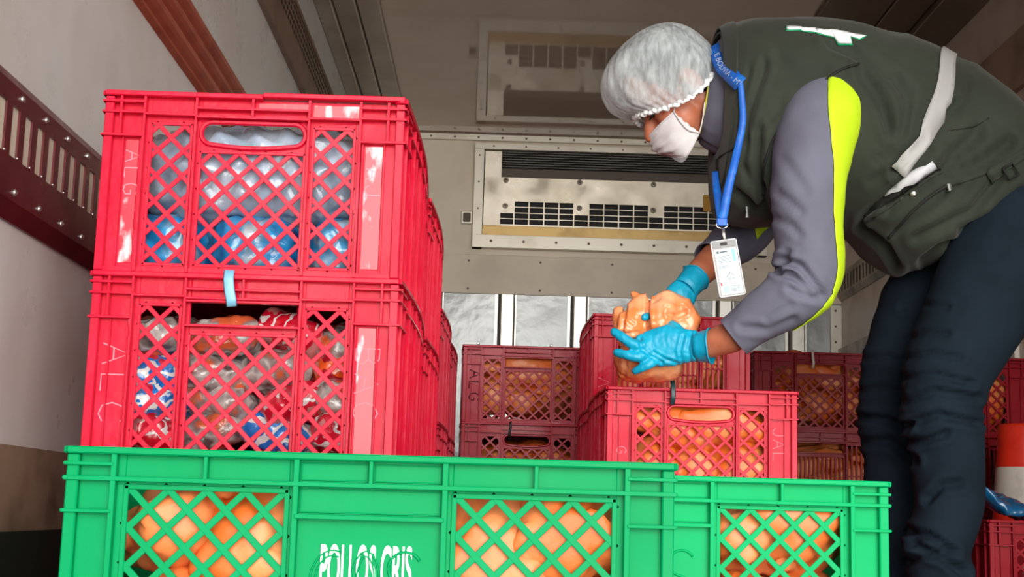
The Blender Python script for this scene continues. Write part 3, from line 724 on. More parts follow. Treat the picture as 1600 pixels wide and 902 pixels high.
mb = MB(); mb.tube([(0, 0, .600), (0, 0, .66), (0, 0, .712), (0, 0, .720), (0, 0, .720), (0, 0, .60)], [rad(.6), rad(.66), rad(.712), rad(.72)-.004, rad(.72)-.014, rad(.6)-.016], 40, cap=False); mb.build('cone_top', CR, cn, smooth=True)
# blue folded bag on the low stack
me = bag_mesh(40, .066, .085, .015, .003, .004, 30)
for v in me.vertices: v.co.z += -.46*v.co.x+.010*sin(v.co.x*55+v.co.y*20)+.12*v.co.y
bb = obj('folded_bag', me, mat('blue_shiny_film', (20, 92, 140), .2, var=(14, (150, 190, 206), .6, .74), bump=(34, .4, .006), coat=.6)); bb.location = un(1556, 787, 3.30)+V((0, 0, .004)); tag(bb, 'shiny dark blue folded bag on the crate by the traffic cone', 'bag')

# ------------------------------------------------------------------ the worker
YM = 2.97
M_SKIN = mat('warm_brown_skin', (186, 112, 82), .45, sss=.12, var=(30, (172, 98, 70), .45, .7), bump=(140, .08, .003))
M_VEST = mat('olive_vest_cloth', (50, 56, 47), .75, spec=.2, var=(7, (43, 48, 40), .4, .7), bump=(220, .12, .002), sheen=.15)
M_VDK = mat('dark_binding', (24, 26, 24), .8)
M_GREY = mat('grey_softshell', (106, 108, 124), .72, spec=.25, var=(9, (98, 98, 114), .4, .7), bump=(260, .1, .002))
M_NEON = mat('neon_yellow_cloth', (196, 232, 24), .7, bump=(200, .1, .002))
M_TROU = mat('dark_navy_cotton', (25, 37, 48), .85, spec=.15, var=(12, (19, 30, 40), .4, .7), bump=(300, .15, .002))
M_BAND = mat('reflective_silver', (166, 166, 166), .5, bump=(60, .12, .003))
M_GLOVE = mat('blue_nitrile', (0, 158, 196), .42, var=(20, (20, 176, 212), .45, .7), bump=(46, .35, .006))
M_HAIR = mat('black_hair', (22, 18, 17), .6, bump=(90, .6, .004), stretch=(1, 1, 4))
M_MASK = mat('white_mask', (214, 210, 212), .75, var=(14, (200, 194, 198), .45, .7), bump=(60, .2, .004), sss=.05)
M_BLUE = mat('lanyard_blue', (22, 96, 196), .5, var=(60, (34, 120, 216), .5, .7), bump=(200, .2, .002))
M_WHITE = mat('print_white', (240, 244, 248), .6)
M_VGRN = mat('print_green', (20, 168, 110), .6)
def w_(px, py, Y=YM): return un(px, py, Y)

# head frame: f forward (down to the front), u crown, side = depth
HC = w_(1040, 118); HF = V((-.76, 0, -.65)); HU = V((-.65, 0, .76)); HS = V((0, 1, 0))
HR = Matrix((HF, HS, HU)).transposed()
def hp(f, y, u): return HC+HF*f+HS*y+HU*u
# hand layouts (shared by body and gloves): list of (chain points, radii)
NH = dict(palm=[((1098, 542, 2.832), .029, .023), ((1075, 541, 2.838), .034, .022), ((1045, 540, 2.846), .044, .021), ((1016, 545, 2.852), .038, .017)],
    fingers=[[(1012, 532, 2.855), (1001, 536, 2.864), (996, 530, 2.892), (1002, 524, 2.918)],                      # index, hooked round the bird
             [(1012, 537, 2.848), (995, 541, 2.838), (976, 530, 2.842), (960, 519, 2.855)],
             [(1014, 551, 2.846), (998, 558, 2.835), (980, 555, 2.838), (964, 551, 2.852)],
             [(1026, 562, 2.848), (1014, 570, 2.838), (1003, 575, 2.842), (993, 580, 2.85)],
             [(1070, 528, 2.842), (1058, 515, 2.850), (1046, 508, 2.872), (1034, 506, 2.895)]],
    fr=[.0115, .0118, .0112, .0100, .0130])
FH = dict(palm=[((1078, 443, 3.02), .027, .022), ((1064, 462, 3.005), .034, .021), ((1048, 486, 2.995), .040, .019), ((1034, 506, 2.985), .036, .016)],
    fingers=[[(1036, 490, 2.985), (1022, 492, 2.955), (1013, 494, 2.905), (1007, 496, 2.868)],
             [(1032, 500, 2.985), (1016, 508, 2.98), (1002, 514, 2.965), (994, 520, 2.95)],
             [(1030, 512, 2.985), (1014, 522, 2.98), (1002, 530, 2.97), (994, 536, 2.955)],
             [(1034, 524, 2.985), (1022, 534, 2.98), (1012, 541, 2.97), (1006, 546, 2.96)],
             [(1058, 470, 2.99), (1045, 466, 2.975), (1034, 464, 2.96), (1026, 466, 2.945)]],
    fr=[.0105, .0112, .0108, .0095, .0125])
def hand(mb, H, grow, seg=14):
    mb.tube([w_(*p[0]) for p in H['palm']], [(p[2]+grow, p[1]+grow) for p in H['palm']], 18, ref=(0, 1, 0), round_ends=True)
    for ch, r in zip(H['fingers'], H['fr']):
        pts = catmull([w_(*p) for p in ch], 3); n = len(pts)
        mb.tube(pts, [(r+grow)*(1.06-.26*i/(n-1)) for i in range(n)], seg, round_ends=True)
# continuous body: torso, legs, arms, hands, neck and head in one surface
mb = MB()
mb.tube([w_(1610, 330), w_(1545, 300), w_(1450, 245), w_(1350, 205), w_(1260, 185), w_(1200, 165)], [(.14, .10), (.155, .11), (.15, .11), (.165, .12), (.17, .115), (.09, .07)], 20, ref=(0, 1, 0), round_ends=True)
mb.tube([w_(1215, 165), w_(1160, 155), w_(1110, 158), w_(1080, 150)], [(.065, .07), (.055, .058), (.054, .056), (.055, .058)], 18, ref=(0, 1, 0), round_ends=True)
LEG_N = [(1590, 350, 2.88), (1548, 420, 2.87), (1508, 510, 2.865), (1478, 600, 2.86), (1474, 650, 2.86), (1484, 740, 2.86), (1474, 850, 2.86)]
LEG_F = [(1580, 350, 3.07), (1500, 400, 3.08), (1440, 480, 3.08), (1404, 590, 3.08), (1398, 650, 3.08), (1400, 740, 3.08), (1404, 850, 3.08)]
ln = [w_(*p) for p in LEG_N]+[V((.930, 2.87, .22)), V((.945, 2.88, .09))]; lf = [w_(*p) for p in LEG_F]+[V((.872, 3.08, .22)), V((.885, 3.08, .09))]
for L_ in (ln, lf):
    mb.tube(L_, [.085, .082, .072, .058, .055, .052, .045, .038, .036], 16, round_ends=True)
    a = L_[-1]; mb.tube([a+V((.03, 0, -.045)), a+V((-.07, 0, -.05)), a+V((-.17, 0, -.06))], [.035, .036, .026], 12, round_ends=True)
ARM_N = [(1285, 165, 2.83), (1264, 260, 2.765), (1262, 350, 2.755), (1262, 430, 2.755), (1235, 462, 2.76), (1190, 495, 2.78), (1140, 528, 2.805), (1100, 541, 2.83)]
ARM_F = [(1255, 190, 3.13), (1215, 270, 3.19), (1180, 335, 3.17), (1160, 365, 3.16), (1125, 398, 3.10), (1092, 428, 3.04), (1076, 446, 3.02)]
mb.tube([w_(*p) for p in ARM_N], [.058, .052, .046, .041, .040, .036, .033, .027], 16, round_ends=True)
mb.tube([w_(*p) for p in ARM_F], [.055, .050, .043, .040, .038, .031, .026], 16, round_ends=True)
hand(mb, NH, -.0032); hand(mb, FH, -.0032)
mb.ball(hp(0, 0, 0), (.096, .075, .098), 24, 16, HR); mb.ball(hp(.036, 0, -.085), (.058, .054, .066), 20, 12, HR)
mb.ball(hp(.064, 0, -.135), (.026, .026, .022), 14, 10, HR); mb.ball(hp(.074, 0, -.034), (.022, .052, .016), 16, 10, HR)
mb.tube([hp(.088, 0, -.048), hp(.104, 0, -.070), hp(.114, 0, -.086)], [.010, .013, .015], 12, round_ends=True)
for s in (-1, 1):
    mb.ball(hp(.060, s*.034, -.080), (.030, .026, .030), 14, 10, HR); mb.ball(hp(-.016, s*.076, -.054), (.020, .009, .032), 14, 10, HR); mb.ball(hp(.078, s*.033, -.056), (.014, .017, .011), 12, 8, HR)
    mb.ball(hp(.088, s*.014, -.086), (.011, .008, .009), 10, 8, HR)
mb.ball(hp(.090, 0, -.112), (.013, .022, .008), 12, 8, HR)
body = remesh(mb, .0048, 4, 'person'); body.materials.append(M_SKIN)
for p in body.polygons: p.use_smooth = True
man = obj('person', body); tag(man, 'worker in hairnet, mask, olive vest and blue gloves bending over with a raw chicken', 'person')
# eyes, brows, lashes
for s in (-1, 1):
    b = MB(); b.ball(hp(.0865, s*.033, -.057), (.0085, .011, .006), 12, 8, HR); b.build('eye', mat('dark_eye', (30, 18, 14), .2), man, smooth=True)
    b = MB(); b.tube([hp(.098, s*.014, -.036), hp(.097, s*.030, -.030), hp(.086, s*.050, -.034)], [.003, .0042, .0022], 8); b.build('eyebrow', M_HAIR, man, smooth=True)
    b = MB(); b.tube([hp(.097, s*.020, -.058), hp(.0985, s*.034, -.060), hp(.090, s*.046, -.058)], [.0016, .0024, .0012], 6); b.build('eyelash', M_HAIR, man, smooth=True)
# hair: cap over the skull, sideburn
mb = MB(); mb.ball(hp(-.010, 0, .012), (.099, .083, .098), 26, 18, HR); mb.ball(hp(-.035, 0, -.035), (.075, .080, .075), 24, 14, HR)
for s in (-1, 1): mb.tube([hp(.030, s*.070, -.01), hp(.026, s*.073, -.050)], [.012, .008], 8, round_ends=True)
me = remesh(mb, .005, 3, 'hair'); displace(me, lambda p, n: .002*noise.noise(p*120)); me.materials.append(M_HAIR)
for p in me.polygons: p.use_smooth = True
obj('hair', me, None, man)

# hairnet: gathered cap of thin fleece
def net_material():
    m = bpy.data.materials.new('hairnet_fleece'); m.use_nodes = True; N = m.node_tree.nodes; L = m.node_tree.links
    b = N['Principled BSDF']; b.inputs['Base Color'].default_value = lin((226, 236, 240)); b.inputs['Roughness'].default_value = .8
    tr = N.new('ShaderNodeBsdfTransparent'); tl = N.new('ShaderNodeBsdfTranslucent'); tl.inputs[0].default_value = lin((226, 236, 240))
    tc = N.new('ShaderNodeTexCoord'); mp = N.new('ShaderNodeMapping'); mp.inputs['Rotation'].default_value = (0, radians(35), 0); mp.inputs['Scale'].default_value = (1, 1, .25)
    n1 = N.new('ShaderNodeTexNoise'); n1.inputs['Scale'].default_value = 110; n1.inputs['Detail'].default_value = 6
    n2 = N.new('ShaderNodeTexNoise'); n2.inputs['Scale'].default_value = 16; n2.inputs['Detail'].default_value = 4
    L.new(tc.outputs['Object'], mp.inputs[0]); L.new(mp.outputs[0], n1.inputs['Vector']); L.new(tc.outputs['Object'], n2.inputs['Vector'])
    ad = N.new('ShaderNodeMath'); ad.operation = 'ADD'; L.new(n1.outputs[0], ad.inputs[0]); L.new(n2.outputs[0], ad.inputs[1])
    mr = N.new('ShaderNodeMapRange'); mr.inputs[1].default_value = .75; mr.inputs[2].default_value = 1.3; mr.inputs[3].default_value = .16; mr.inputs[4].default_value = .66
    L.new(ad.outputs[0], mr.inputs[0])
    a = N.new('ShaderNodeMixShader'); a.inputs[0].default_value = .3; L.new(b.outputs[0], a.inputs[1]); L.new(tl.outputs[0], a.inputs[2])
    c = N.new('ShaderNodeMixShader'); L.new(mr.outputs[0], c.inputs[0]); L.new(a.outputs[0], c.inputs[1]); L.new(tr.outputs[0], c.inputs[2])
    bp = N.new('ShaderNodeBump'); bp.inputs['Strength'].default_value = .5; bp.inputs['Distance'].default_value = .004; L.new(n1.outputs[0], bp.inputs['Height']); L.new(bp.outputs[0], b.inputs['Normal'])
    L.new(c.outputs[0], N['Material Output'].inputs[0]); return m
M_NET = net_material(); M_FRILL = mat('net_elastic', (232, 236, 238), .8, bump=(120, .5, .003))
PXM = (w_(1100, 140)-w_(1000, 140)).length/100
nb = w_(1052, 139); nd = (w_(1115, 95)-w_(985, 183)).normalized(); nn = HS.cross(nd).normalized()
if nn.z < 0: nn = -nn
net_r = [(-4, 76, 76, 64), (2, 80, 80, 67), (10, 90, 84, 70), (26, 99, 86, 73), (46, 100, 82, 73), (64, 93, 75, 68), (80, 79, 64, 58), (92, 58, 49, 44), (100, 32, 30, 26), (103, 10, 10, 9)]
fin = []
hh = lerpl([r[0] for r in net_r], 5); aa = lerpl([r[1] for r in net_r], 5); bb_ = lerpl([r[2] for r in net_r], 5); cc = lerpl([r[3] for r in net_r], 5)
NS = 160; rings = []
for i, (h, a, b_, c_) in enumerate(zip(hh, aa, bb_, cc)):
    rg = []
    for k in range(NS):
        t = 2*pi*k/NS; ca, sa = cos(t), sin(t)
        fold = 1+.030*noise.noise(V((ca*5, sa*5, h*.02)))*(1 if h > 8 else .5)+.040*(.35-abs(noise.noise(V((ca*8+3, sa*8, h*.012+5)))))*min(1, max(.3, h/20))
        sag = 30*sa*sa*max(0, 1-h/70.0)*(1 if h > -9 else 1)
        frill = 1+(.016*sin(k*2*pi*40/NS)*max(0, 1-h/24.0))
        rg.append(nb+nn*((h-sag)*PXM)+nd*(ca*(b_ if ca > 0 else a)*PXM*fold*frill)+HS*(sa*c_*PXM*fold*frill))
    rings.append(rg)
mb = MB(); mb.loft(rings, cap=False)
top = len(mb.v); mb.v.append(nb+nn*(104*PXM)); mb.f += [(top-NS+k, top-NS+(k+1) % NS, top) for k in range(NS)]
net = mb.build('hairnet', M_NET, man, smooth=True); net['label'] = 'thin white gathered hairnet'
# pleated elastic edge
mb = MB(); pts = []
for k in range(241):
    t = 2*pi*k/240; ca, sa = cos(t), sin(t); wob = 2.4*sin(k*2*pi*60/240)
    pts.append(nb+nn*((-5-32*sa*sa+1.5*sin(k*.9)+wob*.5)*PXM)+nd*(ca*(78+wob*.6)*PXM)+HS*(sa*(65+wob*.6)*PXM))
mb.tube(pts, [(.0060, .0032)]*len(pts), 7, cap=False); mb.build('elastic_edge', M_FRILL, net, smooth=True)

# face mask: pleated shell round nose and chin, with ear loops
top_e = [(1012, 216), (1031, 195), (1053, 175)]      # nose bridge -> near cheek
bot_e = [(1046, 242), (1072, 244), (1093, 207)]      # chin -> jaw corner
def mask_pt(a, b):      # a: -1 far .. 0 middle .. 1 near ; b: 0 nose edge .. 1 chin edge
    s = abs(a); up_ = catmull([V((*p, 0)) for p in top_e], 8); lo = catmull([V((*p, 0)) for p in bot_e], 8)
    i = min(16, int(round(s*16))); u_, l_ = up_[i], lo[i]; q = u_.lerp(l_, b)
    bul = sin(pi*b)*(9*(1-s)+1.0); n2 = V((l_.y-u_.y, -(l_.x-u_.x))).normalized()*-1
    q = V((q.x, q.y))+n2*bul
    yy = (.066*sin(min(1, s)*pi/2))
    p = w_(q.x, q.y, YM); p.y = YM-math.copysign(yy, a) if a else YM
    # keep the pixel place while stepping in depth
    return un(q.x, q.y, p.y) if a >= 0 else V((un(q.x, q.y, YM).x, p.y, un(q.x, q.y, YM).z))
rows = []
for j in range(25):
    b = j/24; rows.append([mask_pt(-1+i/16, b)+HF*(.0022*(1 if (j//3) % 2 else -1)*(1-abs(-1+i/16)*.5) if 3 < j < 21 else 0) for i in range(33)])
mb = MB(); mb.loft(rows, cap=False, closed=False); me = mb.mesh('face_mask', smooth=True)
displace(me, lambda p, n: .0018*noise.noise(p*60))
mk = obj('face_mask', me, M_MASK, man); so = mk.modifiers.new('s', 'SOLIDIFY'); so.thickness = .0012; mk['label'] = 'white pleated face mask'
mb = MB(); mb.tube([p+HF*.001 for p in rows[0]], .0018, 6); mb.tube([p for p in rows[-1]], .0015, 6); mb.build('mask_edge', M_MASK, mk, smooth=True)
for pts in ([(1053, 176), (1054, 168), (1058, 160)], [(1093, 207), (1098, 185), (1101, 160)], [(1053, 175), (1066, 194), (1078, 204), (1093, 207)]):
    mb = MB(); mb.tube(catmull([w_(a, b, YM-.069) for a, b in pts], 4), .0014, 6); mb.build('ear_loop', M_MASK, mk, smooth=True)

# vest: swept from collar to hem; every ring given by its back and front edge
VR = [((1118, 54), (1120, 240), .098), ((1130, 48), (1118, 286), .140), ((1152, 44), (1124, 336), .180), ((1195, 41), (1168, 350), .208), ((1250, 41), (1225, 350), .222), ((1310, 48), (1285, 350), .226),
      ((1375, 63), (1338, 372), .222), ((1440, 83), (1366, 404), .214), ((1500, 112), (1412, 424), .206), ((1550, 152), (1478, 402), .202), ((1600, 208), (1546, 368), .198), ((1640, 268), (1606, 352), .190), ((1672, 322), (1656, 352), .13)]
VT = catmull([w_(*r[0]) for r in VR], 10); VB = catmull([w_(*r[1]) for r in VR], 10); VW = lerpl([r[2] for r in VR], 10)
NV = len(VT)-1
def vest_pt(s, t, off=0):
    x = max(0, min(1, s))*NV; i = min(int(x), NV-1); f = x-i
    a = VT[i].lerp(VT[i+1], f); b = VB[i].lerp(VB[i+1], f); wd = VW[i]+(VW[i+1]-VW[i])*f+off
    c = (a+b)/2; h = (a-b)/2; h = h*(1+off/h.length)
    ca, sa = cos(t), sin(t); e = .82
    return c+h*math.copysign(abs(ca)**e, ca)+V((0, -wd, 0))*math.copysign(abs(sa)**e, sa)
NT = 112
mb = MB(); rings = [[vest_pt(i/150, 2*pi*k/NT) for k in range(NT)] for i in range(151)]
mb.loft(rings, cap=False); me = mb.mesh('vest', smooth=True)
displace(me, lambda p, n: .004*noise.noise(p*11)+.002*noise.noise(p*26)+.010*(.32-abs(noise.noise(V(((p.x-p.z)*8, p.y*5, (p.x+p.z)*3)))))*min(1, max(0, (p.x-.62)/.2))); me.update()
creases(me, [([(1492, 165), (1450, 212), (1398, 268)], 7.6, 0.0160), ([(1345, 112), (1378, 158), (1392, 205)], 8.5, 0.0176), ([(1528, 205), (1478, 258), (1388, 326)], 9.3, 0.0160), ([(1578, 222), (1540, 252), (1478, 272)], 9.3, 0.0160),
    ([(1452, 232), (1418, 272), (1350, 338)], 7.6, 0.0128), ([(1196, 100), (1172, 165), (1166, 240)], 6.8, 0.0112), ([(1186, 205), (1184, 260), (1196, 318)], 6.8, 0.0192),
    ([(1225, 160), (1195, 195), (1180, 200)], 6.8, 0.0096), ([(1150, 300), (1175, 320), (1200, 330)], 6.8, 0.0128), ([(1560, 280), (1520, 330), (1430, 372)], 7.6, 0.0128), ([(1596, 300), (1560, 335), (1500, 360)], 7.6, 0.0112), ([(1345, 352), (1385, 385), (1402, 415)], 6.8, 0.0160), ([(1440, 408), (1470, 385), (1500, 375)], 6.0, 0.0128), ([(1300, 70), (1350, 90), (1420, 140)], 10.2, 0.0080), ([(1400, 120), (1420, 165), (1405, 215)], 7, .008), ([(1290, 60), (1335, 82), (1368, 128)], 8, .007), ([(1510, 130), (1500, 175), (1470, 215)], 7, .007), ([(1365, 250), (1395, 245), (1440, 215)], 6, .006), ([(1358, 285), (1385, 270), (1412, 240)], 6, .006),
    ([(1215, 90), (1240, 110), (1290, 112)], 8, .006), ([(1500, 290), (1460, 330), (1400, 360)], 7, .006), ([(1172, 110), (1160, 160), (1166, 215)], 6, .006), ([(1160, 250), (1176, 285), (1192, 300)], 7, .009), ([(1540, 215), (1510, 238), (1480, 240)], 7, .008)])
vest = obj('vest', me, M_VEST, man); so = vest.modifiers.new('s', 'SOLIDIFY'); so.thickness = .004; so.offset = -1; vest['label'] = 'olive green work vest with stand collar'
VBV = BVHTree.FromPolygons([v.co.copy() for v in me.vertices], [tuple(p.vertices) for p in me.polygons])
def hit(px, py, bvh, off=.002):
    d = (FW+RT*((px-800)/F)-UP*((py-451)/F)).normalized(); r = bvh.ray_cast(CAM, d)
    if r[0] is None: return None
    n = r[1] if r[1].dot(d) < 0 else -r[1]
    return r[0]+n*off
def decal(name, poly, m, parent, off=.002, thick=.0012, bvh=None, cuts=3):
    bvh = bvh or VBV; bm = bmesh.new(); f = bm.faces.new([bm.verts.new((x, y, 0)) for x, y in poly]); bmesh.ops.triangulate(bm, faces=[f])
    for _ in range(cuts): bmesh.ops.subdivide_edges(bm, edges=[e for e in bm.edges if e.calc_length() > 8], cuts=1); bmesh.ops.triangulate(bm, faces=bm.faces[:])
    bad = []
    for v in bm.verts:
        h = hit(v.co.x, v.co.y, bvh, off)
        if h is None: bad.append(v)
        else: v.co = h
    bmesh.ops.delete(bm, geom=bad, context='VERTS')
    for f in bm.faces: f.smooth = True
    me = bpy.data.meshes.new(name); bmesh.ops.recalc_face_normals(bm, faces=bm.faces); bm.to_mesh(me); bm.free()
    o = obj(name, me, m, parent); so = o.modifiers.new('s', 'SOLIDIFY'); so.thickness = thick; so.offset = 0; return o
def line_on(name, pts, r, m, parent, off=.002, bvh=None, n=6, flat=1):
    c = catmull([V((*p, 0)) for p in pts], n); q = [hit(p.x, p.y, bvh or VBV, off) for p in c]; q = [p for p in q if p]
    mb = MB(); mb.tube(q, [(r, r*flat)]*len(q), 7); return mb.build(name, m, parent, smooth=True)
# silver band right round the body: found on the near side, mirrored to the far side
band_c = catmull([V((x, y, 0)) for x, y in ((1478, 92), (1474, 140), (1458, 190), (1430, 238), (1404, 270), (1388, 292))], 12)
def band_s(t):
    best = (1e9, .5)
    for i in range(40, 140):
        s = i/150; q = pr(vest_pt(s, t)); d = min((q[0]-p.x)**2+(q[1]-p.y)**2 for p in band_c)
        if d < best[0]: best = (d, s)
    return best[1]
ts = [(.02+.62*k/26)*pi for k in range(27)]; ss = [band_s(t) for t in ts]
for _ in range(3): ss = [ss[0]]+[(ss[i-1]+2*ss[i]+ss[i+1])/4 for i in range(1, 26)]+[ss[-1]]
full = [(-t, s) for t, s in zip(ts[::-1], ss[::-1])]+list(zip(ts, ss))
rows = []
for t, s in full:
    row = []; CTR = vest_pt(s, 0).lerp(vest_pt(s, pi), .5)
    for j in range(5):
        p = vest_pt(s+(j-2)*(.0066+.0036*min(1, abs(t)/(.5*pi))), t, .004); h = VBV.find_nearest(p); n_ = h[1] if h[1].dot(p-CTR) > 0 else -h[1]; row.append(h[0]+n_*.0045)
    rows.append(row)
mb = MB(); mb.loft(rows, cap=False, closed=False); bd = mb.build('reflective_band', M_BAND, vest, smooth=True); so = bd.modifiers.new('s', 'SOLIDIFY'); so.thickness = .0012; so.offset = 0
# pocket opening, paper, snap, zips, buckle
decal('pocket_opening', [(1350, 336), (1380, 305), (1420, 280), (1462, 258), (1470, 264), (1430, 290), (1385, 318), (1352, 345)], M_VDK, vest, .0015)
decal('pocket_flap_edge', [(1352, 344), (1386, 318), (1432, 290), (1472, 264), (1474, 268), (1434, 295), (1388, 323), (1354, 349)], M_VEST, vest, .005)
line_on('pocket_zip', [(1388, 372), (1420, 335), (1450, 308), (1478, 290)], .0042, M_VDK, vest, .001, flat=.6)
line_on('seam', [(1478, 292), (1520, 280), (1565, 262)], .0016, M_VDK, vest, .000)
line_on('seam', [(1545, 185), (1520, 198), (1478, 205)], .0014, M_VDK, vest, .000)
mb = MB(); c = hit(1427, 303, VBV, .001); mb.disc(c, (CAM-c), .0075, .004, 14); mb.build('snap_button', CHROME, vest, smooth=True)
mb = MB(); c = hit(1482, 287, VBV, .003); mb.tube([c, c+V((.002, -.002, -.014))], [(.006, .002), (.005, .002)], 8, ref=(1, 0, 0)); mb.build('zip_pull', mat('dull_metal', (96, 98, 96), .35, metal=.8), vest)
decal('side_strap', [(1540, 270), (1600, 232), (1604, 246), (1548, 286)], M_VEST, vest, .005)
c = [(1562, 262), (1578, 256), (1590, 274), (1574, 281), (1562, 262)]
mb = MB(); mb.tube([hit(a, b, VBV, .009) for a, b in c], .0028, 6); mb.build('buckle', M_VDK, vest, smooth=True)
mb = MB(); c = hit(1166, 322, VBV, .004); mb.tube([c, c+V((0, -.001, -.012)), c+V((0, -.002, -.024))], [(.0045, .0012), (.003, .0012), (.0045, .0012)], 8, ref=(1, 0, 0)); mb.build('zip_pull', MATS['dull_metal'], vest)
# armhole binding follows later with the sleeve; stand collar fold
rows = [[vest_pt(i/10*.122, 2*pi*k/96, .0075-.003*i/10) for k in range(96)] for i in range(11)]
mb = MB(); mb.loft(rows, cap=False); vc = mb.build('vest_collar', M_VEST, vest, smooth=True); so = vc.modifiers.new('s', 'SOLIDIFY'); so.thickness = .004
line_on('collar_seam', [(1158, 145), (1155, 190), (1152, 226), (1124, 246)], .0028, M_VDK, vest, .000)
line_on('front_placket', [(1122, 250), (1126, 290), (1128, 330)], .006, M_VDK, vest, .000)
# lettering on the back, wrapped over the shoulder line: white shapes edged in green
for poly in ([(1229, 42), (1252, 43), (1256, 47), (1230, 48)], [(1252, 44), (1275, 45), (1278, 52), (1252, 49)], [(1274, 46), (1300, 48), (1304, 58), (1278, 53)],
             [(1296, 47), (1318, 50), (1334, 54), (1328, 58), (1331, 68), (1310, 68), (1304, 58)], [(1322, 52), (1354, 57), (1342, 62), (1330, 58)]):
    cx = sum(p[0] for p in poly)/len(poly); cy = sum(p[1] for p in poly)/len(poly)
    decal('letter_edge', [(cx+(x-cx)*1.12, max(cy+(y-cy)*1.3, y-.5)) for x, y in poly], M_VGRN, vest, .0012, cuts=2); decal('back_letter', poly, M_WHITE, vest, .0028, cuts=2)

# shirt: stand collar and two sleeves
def sleeve(name, path, rad, m, parent, seg=56, n=12, amp=.003, strokes=(), seed=0, ref=(0, 1, 0)):
    P = catmull([w_(*p) for p in path], n); R = lerpl(rad, n); mb = MB(); mb.tube(P, [(r*1.0, r) for r in R], seg, cap=False, ref=ref)
    me = mb.mesh(name, smooth=True); displace(me, lambda p, nr: amp*noise.noise(p*17+V((seed, 0, 0)))+amp*.5*noise.noise(p*40+V((seed, 3, 0)))); me.update(); creases(me, strokes)
    o = obj(name, me, m, parent); so = o.modifiers.new('s', 'SOLIDIFY'); so.thickness = .003; so.offset = -1; return o, P, R
SLN = [(1300, 150, 2.85), (1288, 175, 2.800), (1272, 215, 2.772), (1263, 280, 2.752), (1261, 345, 2.748), (1264, 400, 2.748), (1258, 440, 2.748), (1232, 466, 2.752), (1195, 490, 2.768), (1165, 513, 2.785), (1147, 527, 2.793)]
cuff_rad = [.060, .078, .080, .073, .069, .067, .064, .058, .051, .046, .0435]
sh, P, R = sleeve('shirt_sleeve', SLN, cuff_rad, M_GREY, man, strokes=[([(1215, 300), (1240, 320), (1252, 332)], 6, .006), ([(1210, 340), (1235, 352), (1250, 368)], 6, .006), ([(1220, 405), (1250, 415), (1285, 460)], 6, .010), ([(1212, 425), (1240, 432), (1262, 450)], 6, .009), ([(1235, 452), (1262, 462), (1285, 468)], 6, .007), ([(1160, 512), (1200, 515), (1240, 500)], 7, .005), ([(1230, 395), (1215, 420)], 6, .008), ([(1225, 250), (1260, 300)], 8, .004), ([(1200, 500), (1235, 478)], 6, .004)])
sh['label'] = 'grey sleeve of the near arm'
SBV = BVHTree.FromPolygons([v.co.copy() for v in sh.data.vertices], [tuple(p.vertices) for p in sh.data.polygons])
SV = BVHTree.FromPolygons([v.co.copy() for v in sh.data.vertices]+[v.co.copy() for v in me.vertices], [tuple(p.vertices) for p in sh.data.polygons]) 
kmx = lerpl([204, 200, 176, 152, 146, 142, 132, 108, 72, 60, 50], 12); kmn = lerpl([40, 40, 40, 45, 50, 50, 55, 60, 62, 56, 48], 12); rows = []
for i in range(0, 12*7+7):
    t = (P[min(i+1, len(P)-1)]-P[max(i-1, 0)]).normalized(); e1 = V((0, 1, 0)); e1 = (e1-t*e1.dot(t)).normalized(); e2 = t.cross(e1)
    rows.append([P[i]+(e1*cos(radians(a_))+e2*sin(radians(a_)))*(R[i]+.0035) for a_ in [kmn[i]+(kmx[i]-kmn[i])*j/24 for j in range(25)]])
mb = MB(); mb.loft(rows, cap=False, closed=False); me = mb.mesh('neon_stripe', smooth=True)
for v in me.vertices:
    h = SBV.find_nearest(v.co); c_ = h[0]; nn_ = h[1]; ax = min(P, key=lambda q: (q-c_).length_squared); nn_ = nn_ if nn_.dot(c_-ax) > 0 else -nn_; v.co = c_+nn_*.0022
me.update(); ns = obj('neon_stripe', me, M_NEON, sh); so = ns.modifiers.new('s', 'SOLIDIFY'); so.thickness = .001; so.offset = 1
line_on('armhole_binding', [(1192, 305), (1194, 262), (1206, 222), (1234, 180), (1276, 138), (1308, 112), (1340, 100)], .0045, M_VDK, vest, .001, flat=.6)
mb = MB(); i = len(P)-1
mb.tube([P[i-1], P[i]], [R[i-1]+.0015, R[i]+.0015], 40, cap=False); mb.build('cuff_hem', M_GREY, sh, smooth=True)
sf, P2, R2 = sleeve('shirt_sleeve', [(1245, 200, 3.14), (1215, 270, 3.19), (1182, 335, 3.175), (1163, 365, 3.16), (1135, 388, 3.12), (1112, 407, 3.085)], [.070, .066, .062, .058, .049, .044], M_GREY, man, seed=5)
sf['label'] = 'grey sleeve of the far arm'
F2 = BVHTree.FromPolygons([v.co.copy() for v in sf.data.vertices], [tuple(p.vertices) for p in sf.data.polygons])
decal('neon_stripe', [(1172, 338), (1205, 340), (1205, 352), (1192, 362), (1182, 374), (1178, 355)], M_NEON, sf, .002, .0014, F2, 2)
cr_ = [((1108, 84), (1091, 214), .068), ((1116, 72), (1100, 228), .082), ((1126, 60), (1122, 240), .096)]
ct_ = catmull([w_(*r[0]) for r in cr_], 5); cb_ = catmull([w_(*r[1]) for r in cr_], 5); cw_ = lerpl([r[2] for r in cr_], 5)
rings = [[(a+b)/2+(a-b)/2*cos(2*pi*k/56)+V((0, -w2, 0))*sin(2*pi*k/56) for k in range(56)] for a, b, w2 in zip(ct_, cb_, cw_)]
mb = MB(); mb.loft(rings, cap=False); me = mb.mesh('shirt_collar', smooth=True); displace(me, lambda p, n: .0015*noise.noise(p*40)); me.update()
creases(me, [([(1094, 206), (1110, 216), (1122, 224)], 3, .004), ([(1092, 216), (1106, 226), (1120, 234)], 3, .004)])
